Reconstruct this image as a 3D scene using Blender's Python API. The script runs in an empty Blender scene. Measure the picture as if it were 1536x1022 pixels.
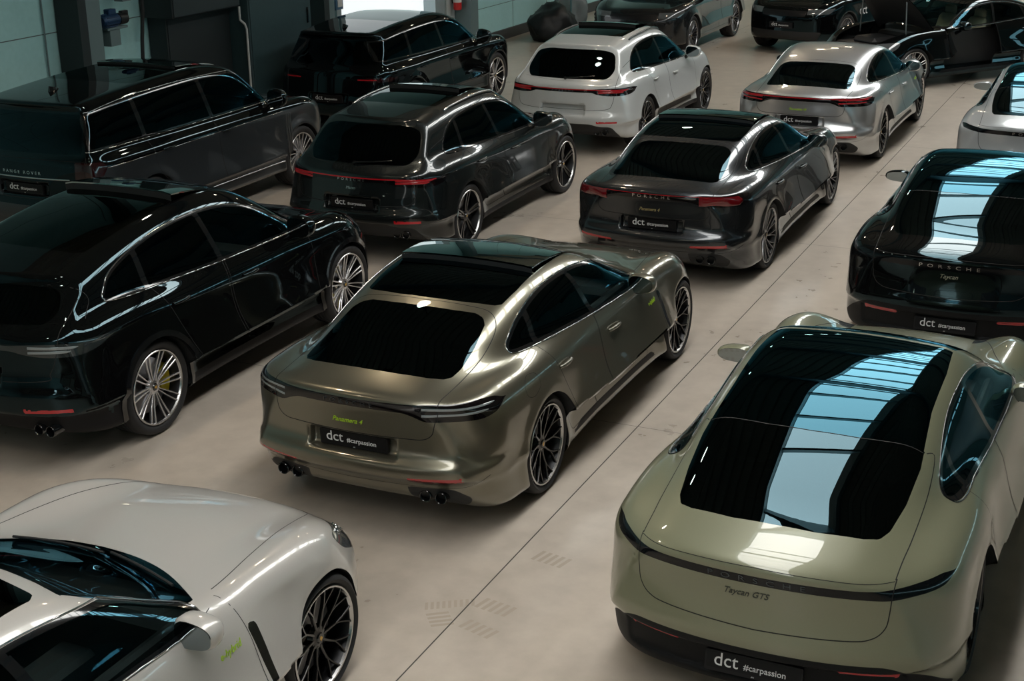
import bpy, math, random
import numpy as np
from mathutils import Matrix, Vector
R = math.radians
rng = random.Random(7)
scene = bpy.context.scene
COL = scene.collection

# ------------------------------------------------------------------ small maths
def pchip(pts):
    p = np.array(sorted(pts), float); x, y = p[:, 0], p[:, 1]
    h = np.diff(x); d = np.diff(y) / h; m = np.zeros(len(x))
    m[0], m[-1] = d[0], d[-1]
    for i in range(1, len(x) - 1):
        if d[i - 1] * d[i] > 0:
            w1, w2 = 2 * h[i] + h[i - 1], h[i] + 2 * h[i - 1]
            m[i] = (w1 + w2) / (w1 / d[i - 1] + w2 / d[i])
    def f(t):
        t = np.asarray(t, float); k = np.clip(np.searchsorted(x, t) - 1, 0, len(h) - 1)
        s = (t - x[k]) / h[k]; s2 = np.clip(s, 0, 1)
        r = (y[k] * (1 + 2 * s2) * (1 - s2) ** 2 + y[k + 1] * s2 ** 2 * (3 - 2 * s2) + h[k] * (m[k] * s2 * (1 - s2) ** 2 - m[k + 1] * s2 ** 2 * (1 - s2)))
        r = np.where(s < 0, y[0] + m[0] * (t - x[0]), r)
        return np.where(s > 1, y[-1] + m[-1] * (t - x[-1]), r)
    return f

class Curve:                       # smoothed one-dimensional profile
    def __init__(s, pts, sig=.04):
        f = pchip(pts) if len(pts) > 1 else (lambda t: t * 0 + pts[0][1])
        s.x = np.arange(-3.6, 3.6, .01)
        y = f(s.x); k = np.exp(-.5 * (np.arange(-40, 41) * .01 / sig) ** 2); k /= k.sum()
        yp = np.concatenate([y[0] + (np.arange(-40, 0)) * (y[1] - y[0]), y, y[-1] + np.arange(1, 41) * (y[-1] - y[-2])])
        s.y = np.convolve(yp, k, 'valid')
        s.c = 1 / np.sqrt(1 + np.gradient(s.y, .01) ** 2)
    def __call__(s, t): return np.interp(t, s.x, s.y)
    def cos(s, t): return np.interp(t, s.x, s.c)

def smax(a, b, k):
    h = np.maximum(k - np.abs(a - b), 0) / k
    return np.maximum(a, b) + h * h * k * .25
def smin(a, b, k): return -smax(-a, -b, k)
def sstep(a, b, x):
    t = np.clip((x - a) / (b - a), 0, 1); return t * t * (3 - 2 * t)

def spline(pts, closed=False, n=8):      # Catmull-Rom through points
    p = np.array(pts, float); N = len(p); out = []
    for i in range(N if closed else N - 1):
        g = (lambda j: p[j % N]) if closed else (lambda j: p[min(max(j, 0), N - 1)])
        a, b, c, d = g(i - 1), g(i), g(i + 1), g(i + 2)
        for t in np.arange(n) / n:
            out.append(.5 * (2 * b + (c - a) * t + (2 * a - 5 * b + 4 * c - d) * t * t + (3 * b - a - 3 * c + d) * t ** 3))
    if not closed: out.append(p[-1])
    return np.array(out)

def roundpoly(pts, r=.05, n=5):          # straight polygon with rounded corners; pts may carry own radius
    out = []; N = len(pts)
    for i in range(N):
        p = np.array(pts[i][:2], float); rr = pts[i][2] if len(pts[i]) > 2 else r
        a = np.array(pts[i - 1][:2], float); b = np.array(pts[(i + 1) % N][:2], float)
        la, lb = np.linalg.norm(a - p), np.linalg.norm(b - p); q = min(rr, la * .45, lb * .45)
        pa, pb = p + (a - p) / la * q, p + (b - p) / lb * q
        for t in np.arange(n + 1) / n: out.append((1 - t) ** 2 * pa + 2 * t * (1 - t) * p + t * t * pb)
    return np.array(out)

def polysdf(P, poly):                    # negative inside
    P = np.asarray(P); d = np.full(len(P), 1e9); ins = np.zeros(len(P), bool)
    N = len(poly)
    for i in range(N):
        a, b = poly[i], poly[(i + 1) % N]; e = b - a; L = e @ e
        if L < 1e-12: continue
        w = P - a; t = np.clip((w @ e) / L, 0, 1); q = w - t[:, None] * e
        d = np.minimum(d, (q * q).sum(1))
        c = ((a[1] > P[:, 1]) != (b[1] > P[:, 1]))
        if a[1] != b[1]:
            ins ^= c & (P[:, 0] < e[0] * (P[:, 1] - a[1]) / e[1] + a[0])
    d = np.sqrt(d); return np.where(ins, -d, d)

def densify(P, step=.03, closed=False):
    P = np.asarray(P, float)
    if closed: P = np.vstack([P, P[:1]])
    out = [P[0]]
    for a, b in zip(P[:-1], P[1:]):
        n = max(1, int(np.linalg.norm(b - a) / step + .5))
        for i in range(1, n + 1): out.append(a + (b - a) * i / n)
    return np.array(out)

# ------------------------------------------------------------------ objects
def link(name, me, parent=None, mats=None, loc=None, rot=None):
    o = bpy.data.objects.new(name, me); COL.objects.link(o)
    if mats is not None:
        for m in (mats if isinstance(mats, (list, tuple)) else [mats]): me.materials.append(m)
    if parent is not None: o.parent = parent
    if loc is not None: o.location = loc
    if rot is not None: o.rotation_euler = rot
    return o

def mesh(V, F, N=None, smooth=True, sharp=None, mi=None, name='m'):
    me = bpy.data.meshes.new(name)
    me.from_pydata([tuple(map(float, v)) for v in V], [], [tuple(map(int, f)) for f in F])
    me.polygons.foreach_set('use_smooth', [smooth] * len(me.polygons))
    if mi is not None: me.polygons.foreach_set('material_index', np.asarray(mi, 'i'))
    if N is not None:
        me.normals_split_custom_set_from_vertices([tuple(map(float, n)) for n in N])
    elif sharp is not None:
        me.set_sharp_from_angle(angle=sharp)
    me.update(); return me

class Geo:                               # collects solids into one mesh
    def __init__(s): s.V = []; s.F = []; s.M = []; s.cur = 0
    def add(s, V, F):
        b = len(s.V); s.V.extend([tuple(v) for v in V]); s.F.extend([tuple(b + i for i in f) for f in F]); s.M.extend([s.cur] * len(F)); return s
    def box(s, lo, hi, bev=0):
        (x0, y0, z0), (x1, y1, z1) = lo, hi
        if bev <= 0:
            V = [(x, y, z) for z in (z0, z1) for y in (y0, y1) for x in (x0, x1)]
            return s.add(V, [(0, 2, 3, 1), (4, 5, 7, 6), (0, 1, 5, 4), (2, 6, 7, 3), (0, 4, 6, 2), (1, 3, 7, 5)])
        b = bev; pts = []
        # chamfered box: 24 verts
        idx = {}
        for sx, X in ((-1, x0), (1, x1)):
            for sy, Y in ((-1, y0), (1, y1)):
                for sz, Z in ((-1, z0), (1, z1)):
                    for ax in range(3):
                        p = [X - sx * b, Y - sy * b, Z - sz * b]; p[ax] = (X, Y, Z)[ax]
                        idx[(sx, sy, sz, ax)] = len(pts); pts.append(p)
        F = []
        for ax in range(3):
            o1, o2 = (ax + 1) % 3, (ax + 2) % 3
            for sg in (-1, 1):
                q = []
                for a, c in ((-1, -1), (1, -1), (1, 1), (-1, 1)):
                    k = [0, 0, 0]; k[ax] = sg; k[o1] = a; k[o2] = c; q.append(idx[(*k, ax)])
                F.append(q if sg > 0 else q[::-1])
        for ax in range(3):       # edges along ax
            o1, o2 = (ax + 1) % 3, (ax + 2) % 3
            for a in (-1, 1):
                for c in (-1, 1):
                    k0 = [0, 0, 0]; k0[o1] = a; k0[o2] = c; k1 = list(k0); k0[ax] = -1; k1[ax] = 1
                    q = [idx[(*k0, o1)], idx[(*k1, o1)], idx[(*k1, o2)], idx[(*k0, o2)]]
                    F.append(q if a * c < 0 else q[::-1])
        for sx in (-1, 1):
            for sy in (-1, 1):
                for sz in (-1, 1):
                    q = [idx[(sx, sy, sz, 0)], idx[(sx, sy, sz, 1)], idx[(sx, sy, sz, 2)]]
                    F.append(q if sx * sy * sz > 0 else q[::-1])
        return s.add(pts, F)
    def tube(s, P, r, n=8, closed=False, cap=True):
        P = np.array(P, float); N = len(P); rr = np.full(N, r) if np.isscalar(r) else np.array(r, float)
        up = np.array([0, 0, 1.]); V = []; 
        T = np.roll(P, -1, 0) - np.roll(P, 1, 0) if closed else np.gradient(P, axis=0)
        pu = None
        for i in range(N):
            t = T[i] / (np.linalg.norm(T[i]) + 1e-12)
            if pu is None:
                a = up if abs(t[2]) < .9 else np.array([1., 0, 0]); u = a - t * (a @ t)
            else: u = pu - t * (pu @ t)
            u /= np.linalg.norm(u) + 1e-12; pu = u; w = np.cross(t, u)
            for k in range(n):
                th = 2 * math.pi * k / n; V.append(P[i] + rr[i] * (math.cos(th) * u + math.sin(th) * w))
        F = []
        for i in range(N if closed else N - 1):
            j = (i + 1) % N
            for k in range(n):
                l = (k + 1) % n; F.append((i * n + k, i * n + l, j * n + l, j * n + k))
        if cap and not closed: F += [tuple(range(n))[::-1], tuple((N - 1) * n + k for k in range(n))]
        return s.add(V, F)
    def lathe(s, prof, axis='y', n=48, at=(0, 0, 0), closed=False):    # prof: (along axis, radius)
        V = []; F = []; m = len(prof)
        for k in range(n):
            th = 2 * math.pi * k / n; c, q = math.cos(th), math.sin(th)
            for a, r in prof:
                p = {'y': (r * c, a, r * q), 'x': (a, r * c, r * q), 'z': (r * q, r * c, a)}[axis]
                V.append((p[0] + at[0], p[1] + at[1], p[2] + at[2]))
        for k in range(n):
            l = (k + 1) % n
            for i in range(m if closed else m - 1):
                j = (i + 1) % m
                F.append((k * m + i, k * m + j, l * m + j, l * m + i))
        return s.add(V, F)
    def prism(s, poly, z0, z1, f=lambda p, z: (p[0], p[1], z)):   # polygon extruded, mapped by f
        n = len(poly); V = [f(p, z0) for p in poly] + [f(p, z1) for p in poly]
        F = [tuple(range(n))[::-1], tuple(range(n, 2 * n))] + [(i, (i + 1) % n, n + (i + 1) % n, n + i) for i in range(n)]
        return s.add(V, F)
    def obj(s, name, mats, parent=None, smooth=True, sharp=R(35), **k):
        me = mesh(s.V, s.F, None, smooth, sharp, s.M); me.name = name
        return link(name, me, parent, mats, **k)

def tag(o, label=None, cat=None, group=None, kind=None):
    for k, v in (('label', label), ('category', cat), ('group', group), ('kind', kind)):
        if v: o[k] = v
    return o

def text_geo(txt, size, depth=.0015, font_shear=0.0, space=1.0, bold=0.0):
    """letters as arrays: x to the right, y up, z depth, centred"""
    cu = bpy.data.curves.new('t', 'FONT'); cu.body = txt; cu.size = size; cu.extrude = depth; cu.shear = font_shear
    cu.space_character = space; cu.align_x = 'CENTER'; cu.align_y = 'CENTER'; cu.resolution_u = 3; cu.offset = bold
    o = bpy.data.objects.new('t', cu); COL.objects.link(o)
    dg = bpy.context.evaluated_depsgraph_get(); dg.update()
    me = bpy.data.meshes.new_from_object(o.evaluated_get(dg))
    V = np.array([v.co[:] for v in me.vertices]); F = [tuple(p.vertices) for p in me.polygons]
    bpy.data.objects.remove(o); bpy.data.curves.remove(cu); bpy.data.meshes.remove(me)
    return V, F

# ------------------------------------------------------------------ materials
MATS = {}
def nodes(name):
    m = bpy.data.materials.new(name); m.use_nodes = True; nt = m.node_tree; nt.nodes.clear()
    return m, nt, nt.nodes, nt.links
def mat(name, col, rough=.5, metal=0., coat=0., spec=.5, emit=None, es=0., coatr=.03, noise=0., nscale=40., bump=0., trans=0.):
    if name in MATS: return MATS[name]
    m, nt, N, L = nodes(name)
    b = N.new('ShaderNodeBsdfPrincipled'); o = N.new('ShaderNodeOutputMaterial'); L.new(b.outputs[0], o.inputs[0])
    b.inputs['Base Color'].default_value = (*col, 1); b.inputs['Roughness'].default_value = rough
    b.inputs['Metallic'].default_value = metal; b.inputs['Coat Weight'].default_value = coat
    b.inputs['Coat Roughness'].default_value = coatr; b.inputs['Specular IOR Level'].default_value = spec
    b.inputs['Transmission Weight'].default_value = trans
    if emit: b.inputs['Emission Color'].default_value = (*emit, 1); b.inputs['Emission Strength'].default_value = es
    if noise or bump:
        tc = N.new('ShaderNodeTexCoord'); nz = N.new('ShaderNodeTexNoise'); nz.inputs['Scale'].default_value = nscale
        nz.inputs['Detail'].default_value = 5
        L.new(tc.outputs['Object'], nz.inputs['Vector'])
        if noise:
            mx = N.new('ShaderNodeMix'); mx.data_type = 'RGBA'
            mx.inputs[6].default_value = (*[c * (1 - noise) for c in col], 1); mx.inputs[7].default_value = (*[min(1, c * (1 + noise)) for c in col], 1)
            L.new(nz.outputs[0], mx.inputs[0]); L.new(mx.outputs[2], b.inputs['Base Color'])
        if bump:
            bp = N.new('ShaderNodeBump'); bp.inputs['Strength'].default_value = bump; bp.inputs['Distance'].default_value = .01
            L.new(nz.outputs[0], bp.inputs['Height']); L.new(bp.outputs[0], b.inputs['Normal'])
    MATS[name] = m; return m
def glass(name, tint, ior=1.5, rough=0.0, refl=(.24, .62, .82)):
    if name in MATS: return MATS[name]
    m, nt, N, L = nodes(name)
    t = N.new('ShaderNodeBsdfTransparent'); t.inputs[0].default_value = (*tint, 1)
    g = N.new('ShaderNodeBsdfGlossy'); g.inputs['Roughness'].default_value = rough; g.inputs['Color'].default_value = (*refl, 1)
    fr = N.new('ShaderNodeFresnel'); fr.inputs[0].default_value = ior
    mx = N.new('ShaderNodeMixShader'); o = N.new('ShaderNodeOutputMaterial')
    L.new(fr.outputs[0], mx.inputs[0]); L.new(t.outputs[0], mx.inputs[1]); L.new(g.outputs[0], mx.inputs[2]); L.new(mx.outputs[0], o.inputs[0])
    MATS[name] = m; return m
def paint(name, col, metal=.6, rough=.35, flake=.15, coat=1., spec=.3):
    """car paint: metallic base with fine flakes under clear lacquer"""
    if name in MATS: return MATS[name]
    m, nt, N, L = nodes(name)
    b = N.new('ShaderNodeBsdfPrincipled'); o = N.new('ShaderNodeOutputMaterial'); L.new(b.outputs[0], o.inputs[0])
    b.inputs['Roughness'].default_value = rough; b.inputs['Metallic'].default_value = metal
    b.inputs['Coat Weight'].default_value = coat; b.inputs['Coat Roughness'].default_value = .015; b.inputs['Coat IOR'].default_value = 1.5; b.inputs['Specular IOR Level'].default_value = spec
    tc = N.new('ShaderNodeTexCoord'); v = N.new('ShaderNodeTexVoronoi'); v.inputs['Scale'].default_value = 900
    L.new(tc.outputs['Object'], v.inputs['Vector'])
    mx = N.new('ShaderNodeMix'); mx.data_type = 'RGBA'
    mx.inputs[6].default_value = (*[c * (1 - flake) for c in col], 1); mx.inputs[7].default_value = (*[min(1, c * (1 + flake)) for c in col], 1)
    sp = N.new('ShaderNodeSeparateColor'); L.new(v.outputs['Color'], sp.inputs[0]); L.new(sp.outputs[0], mx.inputs[0])
    L.new(mx.outputs[2], b.inputs['Base Color'])
    MATS[name] = m; return m

BLACK = mat('gloss_black', (.006, .007, .008), .12, coat=.6)
MATTE = mat('matte_black', (.012, .013, .014), .6)
RUBBER = mat('rubber', (.018, .018, .019), .62, spec=.35, noise=.25, nscale=30)
CHROME = mat('chrome', (.75, .76, .77), .09, 1.)
SATIN = mat('satin_metal', (.45, .46, .47), .3, 1.)
LINING = mat('cabin_lining', (.012, .012, .013), .8)
SEAM = mat('panel_gap', (.003, .003, .003), .7)
DISC = mat('disc_steel', (.32, .32, .33), .35, 1.)
PRIVACY = glass('privacy_glass', (.012, .015, .016), refl=(.42, .68, .80))
CLEAR = glass('clear_glass', (.62, .74, .73))
LEATHER = mat('seat_leather', (.02, .02, .021), .5, noise=.2, nscale=60)
LENS_RED = mat('red_lens', (.38, .006, .01), .1, coat=1., emit=(.8, .01, .02), es=.0)
LENS_DARK = mat('smoked_lens', (.004, .003, .0035), .06, spec=.3, coat=.6)
LENS_GREY = mat('grey_lens', (.09, .10, .11), .08, coat=1.)
REFLECTOR = mat('reflector_red', (.45, .008, .015), .2, coat=1.)
LETTER = mat('white_lettering', (.75, .76, .76), .5)
PLATE = mat('plate_black', (.008, .008, .009), .4, spec=.2)
# ------------------------------------------------------------------ car body as an implicit surface
class Body:
    def __init__(s, S):
        s.S = S; g = lambda k, sig=.05: Curve(S[k], sig)
        s.R = g('roof', S.get('roof_sig', .07)); s.Tc = g('top'); s.Ts = g('shoulder', .08); s.W = g('width', .09); s.P = g('side', .03)
        s.GW = g('gwidth', .1); s.XR = g('rear', .02); s.XF = g('front', .03); s.ZB = g('bottom', .04)
        s.br = g('rbow', .03); s.bf = g('fbow', .03); s.XG = Curve(S['grear'], .02) if 'grear' in S else None
        s.ksh = g('kshoulder', .1); s.cr = g('crown', .15); s.bow = g('bow', .15)
    def F(s, x, y, z):
        S = s.S; ay = np.abs(y); wb = S['wb'] / 2
        Ts = s.Ts(x); W = s.W(x); t = (z - .2) / (Ts - .2)
        off = s.P(t)
        win = sstep(wb + .05, wb - .45, np.abs(x))
        off = off - S.get('scoop', .022) * win * np.exp(-((t - S.get('scoop_t', .30)) / .17) ** 2)
        for sg in (-1, 1):
            r = np.hypot(x - sg * wb, z - S['wz'])
            off = off + S.get('flare', .012) * np.exp(-((r - S['wr'] - .01) / .07) ** 2) * sstep(1.05, .9, t)
        side = ay - (W + off)
        yb = ay / W
        b = sstep(S.get('b0', .5), S.get('b1', .86), yb)
        Tc = s.Tc(x)
        T = Tc * (1 - b) + Ts * b - S.get('hoodcrown', .03) * (yb / .6) ** 2 * (1 - b)
        top = (z - T) * s.Tc.cos(x)
        rear = (s.XR(z) + s.br(z) * ay ** 2 + S.get('br4', .0) * ay ** 4 - x) * s.XR.cos(z)
        front = (x - s.XF(z) + s.bf(z) * ay ** 2 + S.get('bf4', .0) * ay ** 4) * s.XF.cos(z)
        A = smax(side, rear, S.get('kr', .28)); A = smax(A, front, S.get('kf', .4))
        ks = s.ksh(x)
        A = smax(A, top, ks); A = smax(A, s.ZB(x) - z, .07)
        xe = x + s.bow(x) * ay ** 2
        roof = (z - (s.R(xe) - s.cr(x) * ay ** 2)) * s.R.cos(xe)
        tu = S['tumble']; gs = (ay - (s.GW(x) - tu * (z - S['zbelt']) - S.get('tum2', .0) * np.maximum(z - S['zbelt'], 0) ** 2)) / math.sqrt(1 + tu * tu)
        G = smax(gs, roof, S.get('kroof', .16))
        if s.XG is not None:
            gr = (s.XG(z) + S.get('gbow', .12) * ay ** 2 - x) * s.XG.cos(z); G = smax(G, gr, S.get('kg', .06))
        else: G = smax(G, rear, .03)
        G = smax(smax(G, .5 - z, .02), front, .05)
        A = smin(A, G, S.get('kblend', .1))
        if 'extra' in S: A = S['extra'](s, x, y, z, A)
        return A
    def grad(s, P, e=.008):
        g = np.stack([s.F(*(P + np.eye(3)[i] * e).T) - s.F(*(P - np.eye(3)[i] * e).T) for i in range(3)], 1) / (2 * e)
        return g
    def normal(s, P, e=.008):
        g = s.grad(P, e); return g / (np.linalg.norm(g, axis=1)[:, None] + 1e-12)
    def newton(s, P, n=3):
        P = P.copy()
        for _ in range(n):
            g = s.grad(P); f = s.F(*P.T); d = g * (f / ((g * g).sum(1) + 1e-9))[:, None]
            l = np.linalg.norm(d, axis=1); d *= np.minimum(1, .03 / (l + 1e-12))[:, None]; P -= d
        return P
    def cast(s, P, d, n=70, maxd=3.):
        """march points P along d until they meet the body"""
        P = np.array(P, float); d = np.array(d, float)
        if d.ndim == 1: d = np.broadcast_to(d, P.shape)
        d = d / np.linalg.norm(d, axis=1)[:, None]
        tt = np.zeros(len(P))
        for _ in range(n):
            f = s.F(*(P + d * tt[:, None]).T); tt += np.clip(f * .7, -.25, .25)
        ok = (np.abs(s.F(*(P + d * tt[:, None]).T)) < .004) & (tt < maxd)
        return P + d * tt[:, None], ok
    def net(s, h):
        S = s.S; x = np.arange(S['xr'] - .15, S['xf'] + .15, h); m = int(1.12 / h); y = (np.arange(-m, m) + .5) * h; z = np.arange(.08, S['zmax'] + .08, h)
        F = np.empty((len(x), len(y), len(z)), np.float32); half = len(y) // 2
        Y, Z = np.meshgrid(y[half:], z, indexing='ij')
        for i in range(0, len(x), 24):
            xs = x[i:i + 24][:, None, None]; X = np.broadcast_to(xs, (xs.shape[0],) + Y.shape)
            f = s.F(X, np.broadcast_to(Y, X.shape), np.broadcast_to(Z, X.shape)); F[i:i + 24, half:] = f; F[i:i + 24, :half] = f[:, ::-1]
        I = F < 0
        c = I[:-1, :-1, :-1].astype(np.int8)
        for a in (0, 1):
            for b in (0, 1):
                for d in (0, 1):
                    if a + b + d: c = c + I[a:I.shape[0] - 1 + a, b:I.shape[1] - 1 + b, d:I.shape[2] - 1 + d]
        act = (c > 0) & (c < 8); idx = -np.ones(c.shape, np.int32); idx[act] = np.arange(act.sum())
        ii = np.argwhere(act); V = np.stack([x[ii[:, 0]] + h / 2, y[ii[:, 1]] + h / 2, z[ii[:, 2]] + h / 2], 1)
        Q = []
        for ax in range(3):
            sl0 = [slice(1, -1)] * 3; sl1 = [slice(1, -1)] * 3; sl0[ax] = slice(0, -1); sl1[ax] = slice(1, None)
            a, b = I[tuple(sl0)], I[tuple(sl1)]; e = np.argwhere(a != b)
            pos = e + 1; pos[:, ax] = e[:, ax]
            o1, o2 = (ax + 1) % 3, (ax + 2) % 3
            def at(d1, d2):
                p = pos.copy(); p[:, o1] += d1; p[:, o2] += d2; return idx[p[:, 0], p[:, 1], p[:, 2]]
            q = np.stack([at(-1, -1), at(0, -1), at(0, 0), at(-1, 0)], 1)
            ins = a[tuple(e.T)]; q[~ins] = q[~ins][:, ::-1]
            Q.append(q[(q >= 0).all(1)])
        Q = np.concatenate(Q)
        V = s.newton(V, 3)
        for _ in range(3):
            acc = np.zeros_like(V); cnt = np.zeros(len(V))
            for k in range(4):
                for l in (1, 3):
                    np.add.at(acc, Q[:, k], V[Q[:, (k + l) % 4]]); np.add.at(cnt, Q[:, k], 1)
            V = s.newton(V * .4 + .6 * acc / np.maximum(cnt, 1)[:, None], 2)
        return V, Q

class Shell:
    """the meshed body, cut cleanly along outlines into its panels"""
    K = 14
    def __init__(s, body, h):
        s.b = body; s.A, q = body.net(h); s.F = -np.ones((len(q), s.K), np.int32); s.F[:, :4] = q
        s.names = ['body']; s.L = np.zeros(len(q), np.int32); s.N = body.normal(s.A)
    def lid(s, n):
        if n not in s.names: s.names.append(n)
        return s.names.index(n)
    def cut(s, name, fn, mask, only=None):
        """fn(P)->list of signed values (inside where all < 0); mask(P,N)->bool where the cut may act"""
        allow = None if only is None else [s.lid(o) for o in only]; nf = len(fn(s.A[:1]))
        for q in range(nf):
            vals = fn(s.A); f = np.array(vals[q]); near = mask(s.A, s.N)
            for k, o in enumerate(vals):
                if k != q: near = near & (o < .04)
            f = np.where(np.abs(f) < 2e-4, -2e-4, f); sg = f < 0
            val = s.F >= 0; sv = sg[s.F]
            c = (sv & val).any(1) & (~sv & val).any(1) & (near[s.F] & val).any(1)
            if allow is not None: c &= np.isin(s.L, allow)
            cand = np.nonzero(c)[0]
            if not len(cand): continue
            cache, added, rows, labs, kill = {}, [], [], [], []; n0 = len(s.A)
            for ci in cand:
                face = [int(i) for i in s.F[ci] if i >= 0]; n = len(face); g = [bool(sg[i]) for i in face]
                cr = [k for k in range(n) if g[k] != g[(k + 1) % n]]
                if len(cr) != 2 or n > s.K - 3: continue
                ids = []
                for k in cr:
                    a, b = face[k], face[(k + 1) % n]; key = (a, b) if a < b else (b, a)
                    if key not in cache: cache[key] = n0 + len(added); added.append((a, b, f[a] / (f[a] - f[b])))
                    ids.append(cache[key])
                k0, k1 = cr; kill.append(ci)
                rows.append([ids[0]] + face[k0 + 1:k1 + 1] + [ids[1]]); rows.append([ids[1]] + [face[k % n] for k in range(k1 + 1, k0 + n + 1)] + [ids[0]])
                labs += [s.L[ci]] * 2
            if not added: continue
            ad = np.array([(a, b) for a, b, t in added]); tt = np.array([t for a, b, t in added])[:, None]
            P = s.b.newton(s.A[ad[:, 0]] * (1 - tt) + s.A[ad[:, 1]] * tt, 1)
            keep = np.ones(len(s.F), bool); keep[kill] = False
            new = -np.ones((len(rows), s.K), np.int32)
            for i, r in enumerate(rows): new[i, :len(r)] = r[:s.K]
            s.F = np.vstack([s.F[keep], new]); s.L = np.concatenate([s.L[keep], np.array(labs, np.int32)])
            s.A = np.vstack([s.A, P]); s.N = np.vstack([s.N, s.b.normal(P)])
            flag = np.zeros(len(s.A), bool); flag[ad.ravel()] = True
            m = (flag[s.F] & (s.F >= 0)).sum(1) >= 2
            for i in np.nonzero(m)[0]:
                face = [int(j) for j in s.F[i] if j >= 0]; n = len(face); g = []; ch = False
                for k in range(n):
                    a, b = face[k], face[(k + 1) % n]; g.append(a); cc = cache.get((a, b) if a < b else (b, a))
                    if cc is not None: g.append(cc); ch = True
                if ch and len(g) <= s.K: s.F[i] = -1; s.F[i, :len(g)] = g
        val = (s.F >= 0)[:, :, None]; C = (s.A[s.F] * val).sum(1) / val.sum(1); Nn = s.N[s.F[:, 0]]
        ins = np.all([v < 0 for v in fn(C)], 0) & mask(C, Nn)
        if allow is not None: ins &= np.isin(s.L, allow)
        s.L[ins] = s.lid(name)
    def part(s, name, inner=None, lift=0., pick=None):
        k = s.L == s.lid(name)
        if not k.any(): return None
        Fr = s.F[k]; ids = np.unique(Fr[Fr >= 0]); mp = np.zeros(len(s.A), np.int32); mp[ids] = np.arange(len(ids))
        V = s.A[ids]; N = s.N[ids]; F = [[int(mp[i]) for i in r if i >= 0] for r in Fr]
        if lift: V = V + N * lift
        mi = [0] * len(F)
        if inner:
            n = len(V); V = np.vstack([V, V - N * inner]); N = np.vstack([N, -N])
            return mesh(V, F + [[n + i for i in f[::-1]] for f in F], N, mi=mi + [1] * len(F))
        return mesh(V, F, N, mi=mi)

def ribbon(body, pts, w, lift=.0008, closed=False, geo=None):
    """flat strip of width w lying on the body along the points"""
    P = np.array(pts, float); T = (np.roll(P, -1, 0) - np.roll(P, 1, 0)) if closed else np.gradient(P, axis=0)
    T /= np.linalg.norm(T, axis=1)[:, None] + 1e-12; N = body.normal(P); B = np.cross(N, T)
    L = P + B * w / 2 + N * lift; Rr = P - B * w / 2 + N * lift; n = len(P)
    F = [(i, n + i, n + (i + 1) % n, (i + 1) % n) for i in range(n if closed else n - 1)]
    geo.add(list(L) + list(Rr), F); return geo
def onside(body, xz, sgn, y0=1.25):
    xz = np.asarray(xz, float); P = np.stack([xz[:, 0], np.full(len(xz), sgn * y0), xz[:, 1]], 1)
    Q, ok = body.cast(P, (0, -sgn, 0)); return Q[ok & (np.abs(body.normal(Q)[:, 1]) > .2)]
def ontop(body, xy, z0=2.1):
    xy = np.asarray(xy, float); P = np.stack([xy[:, 0], xy[:, 1], np.full(len(xy), z0)], 1)
    Q, ok = body.cast(P, (0, 0, -1)); return Q[ok & (body.normal(Q)[:, 2] > .12)]
def onrear(body, yz, x0=-3.2, sg=1):
    yz = np.asarray(yz, float); P = np.stack([np.full(len(yz), x0), yz[:, 0], yz[:, 1]], 1)
    Q, ok = body.cast(P, (sg, 0, 0)); return Q[ok]
def mirrored(poly): return np.array([(a, -b) for a, b in poly])
def sympoly(half):           # half outline (x,y>=0) front to rear -> closed plan outline
    h = list(map(tuple, half)); return np.array(h + [(x, -y) for x, y in h[::-1] if y > 1e-6])
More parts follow.
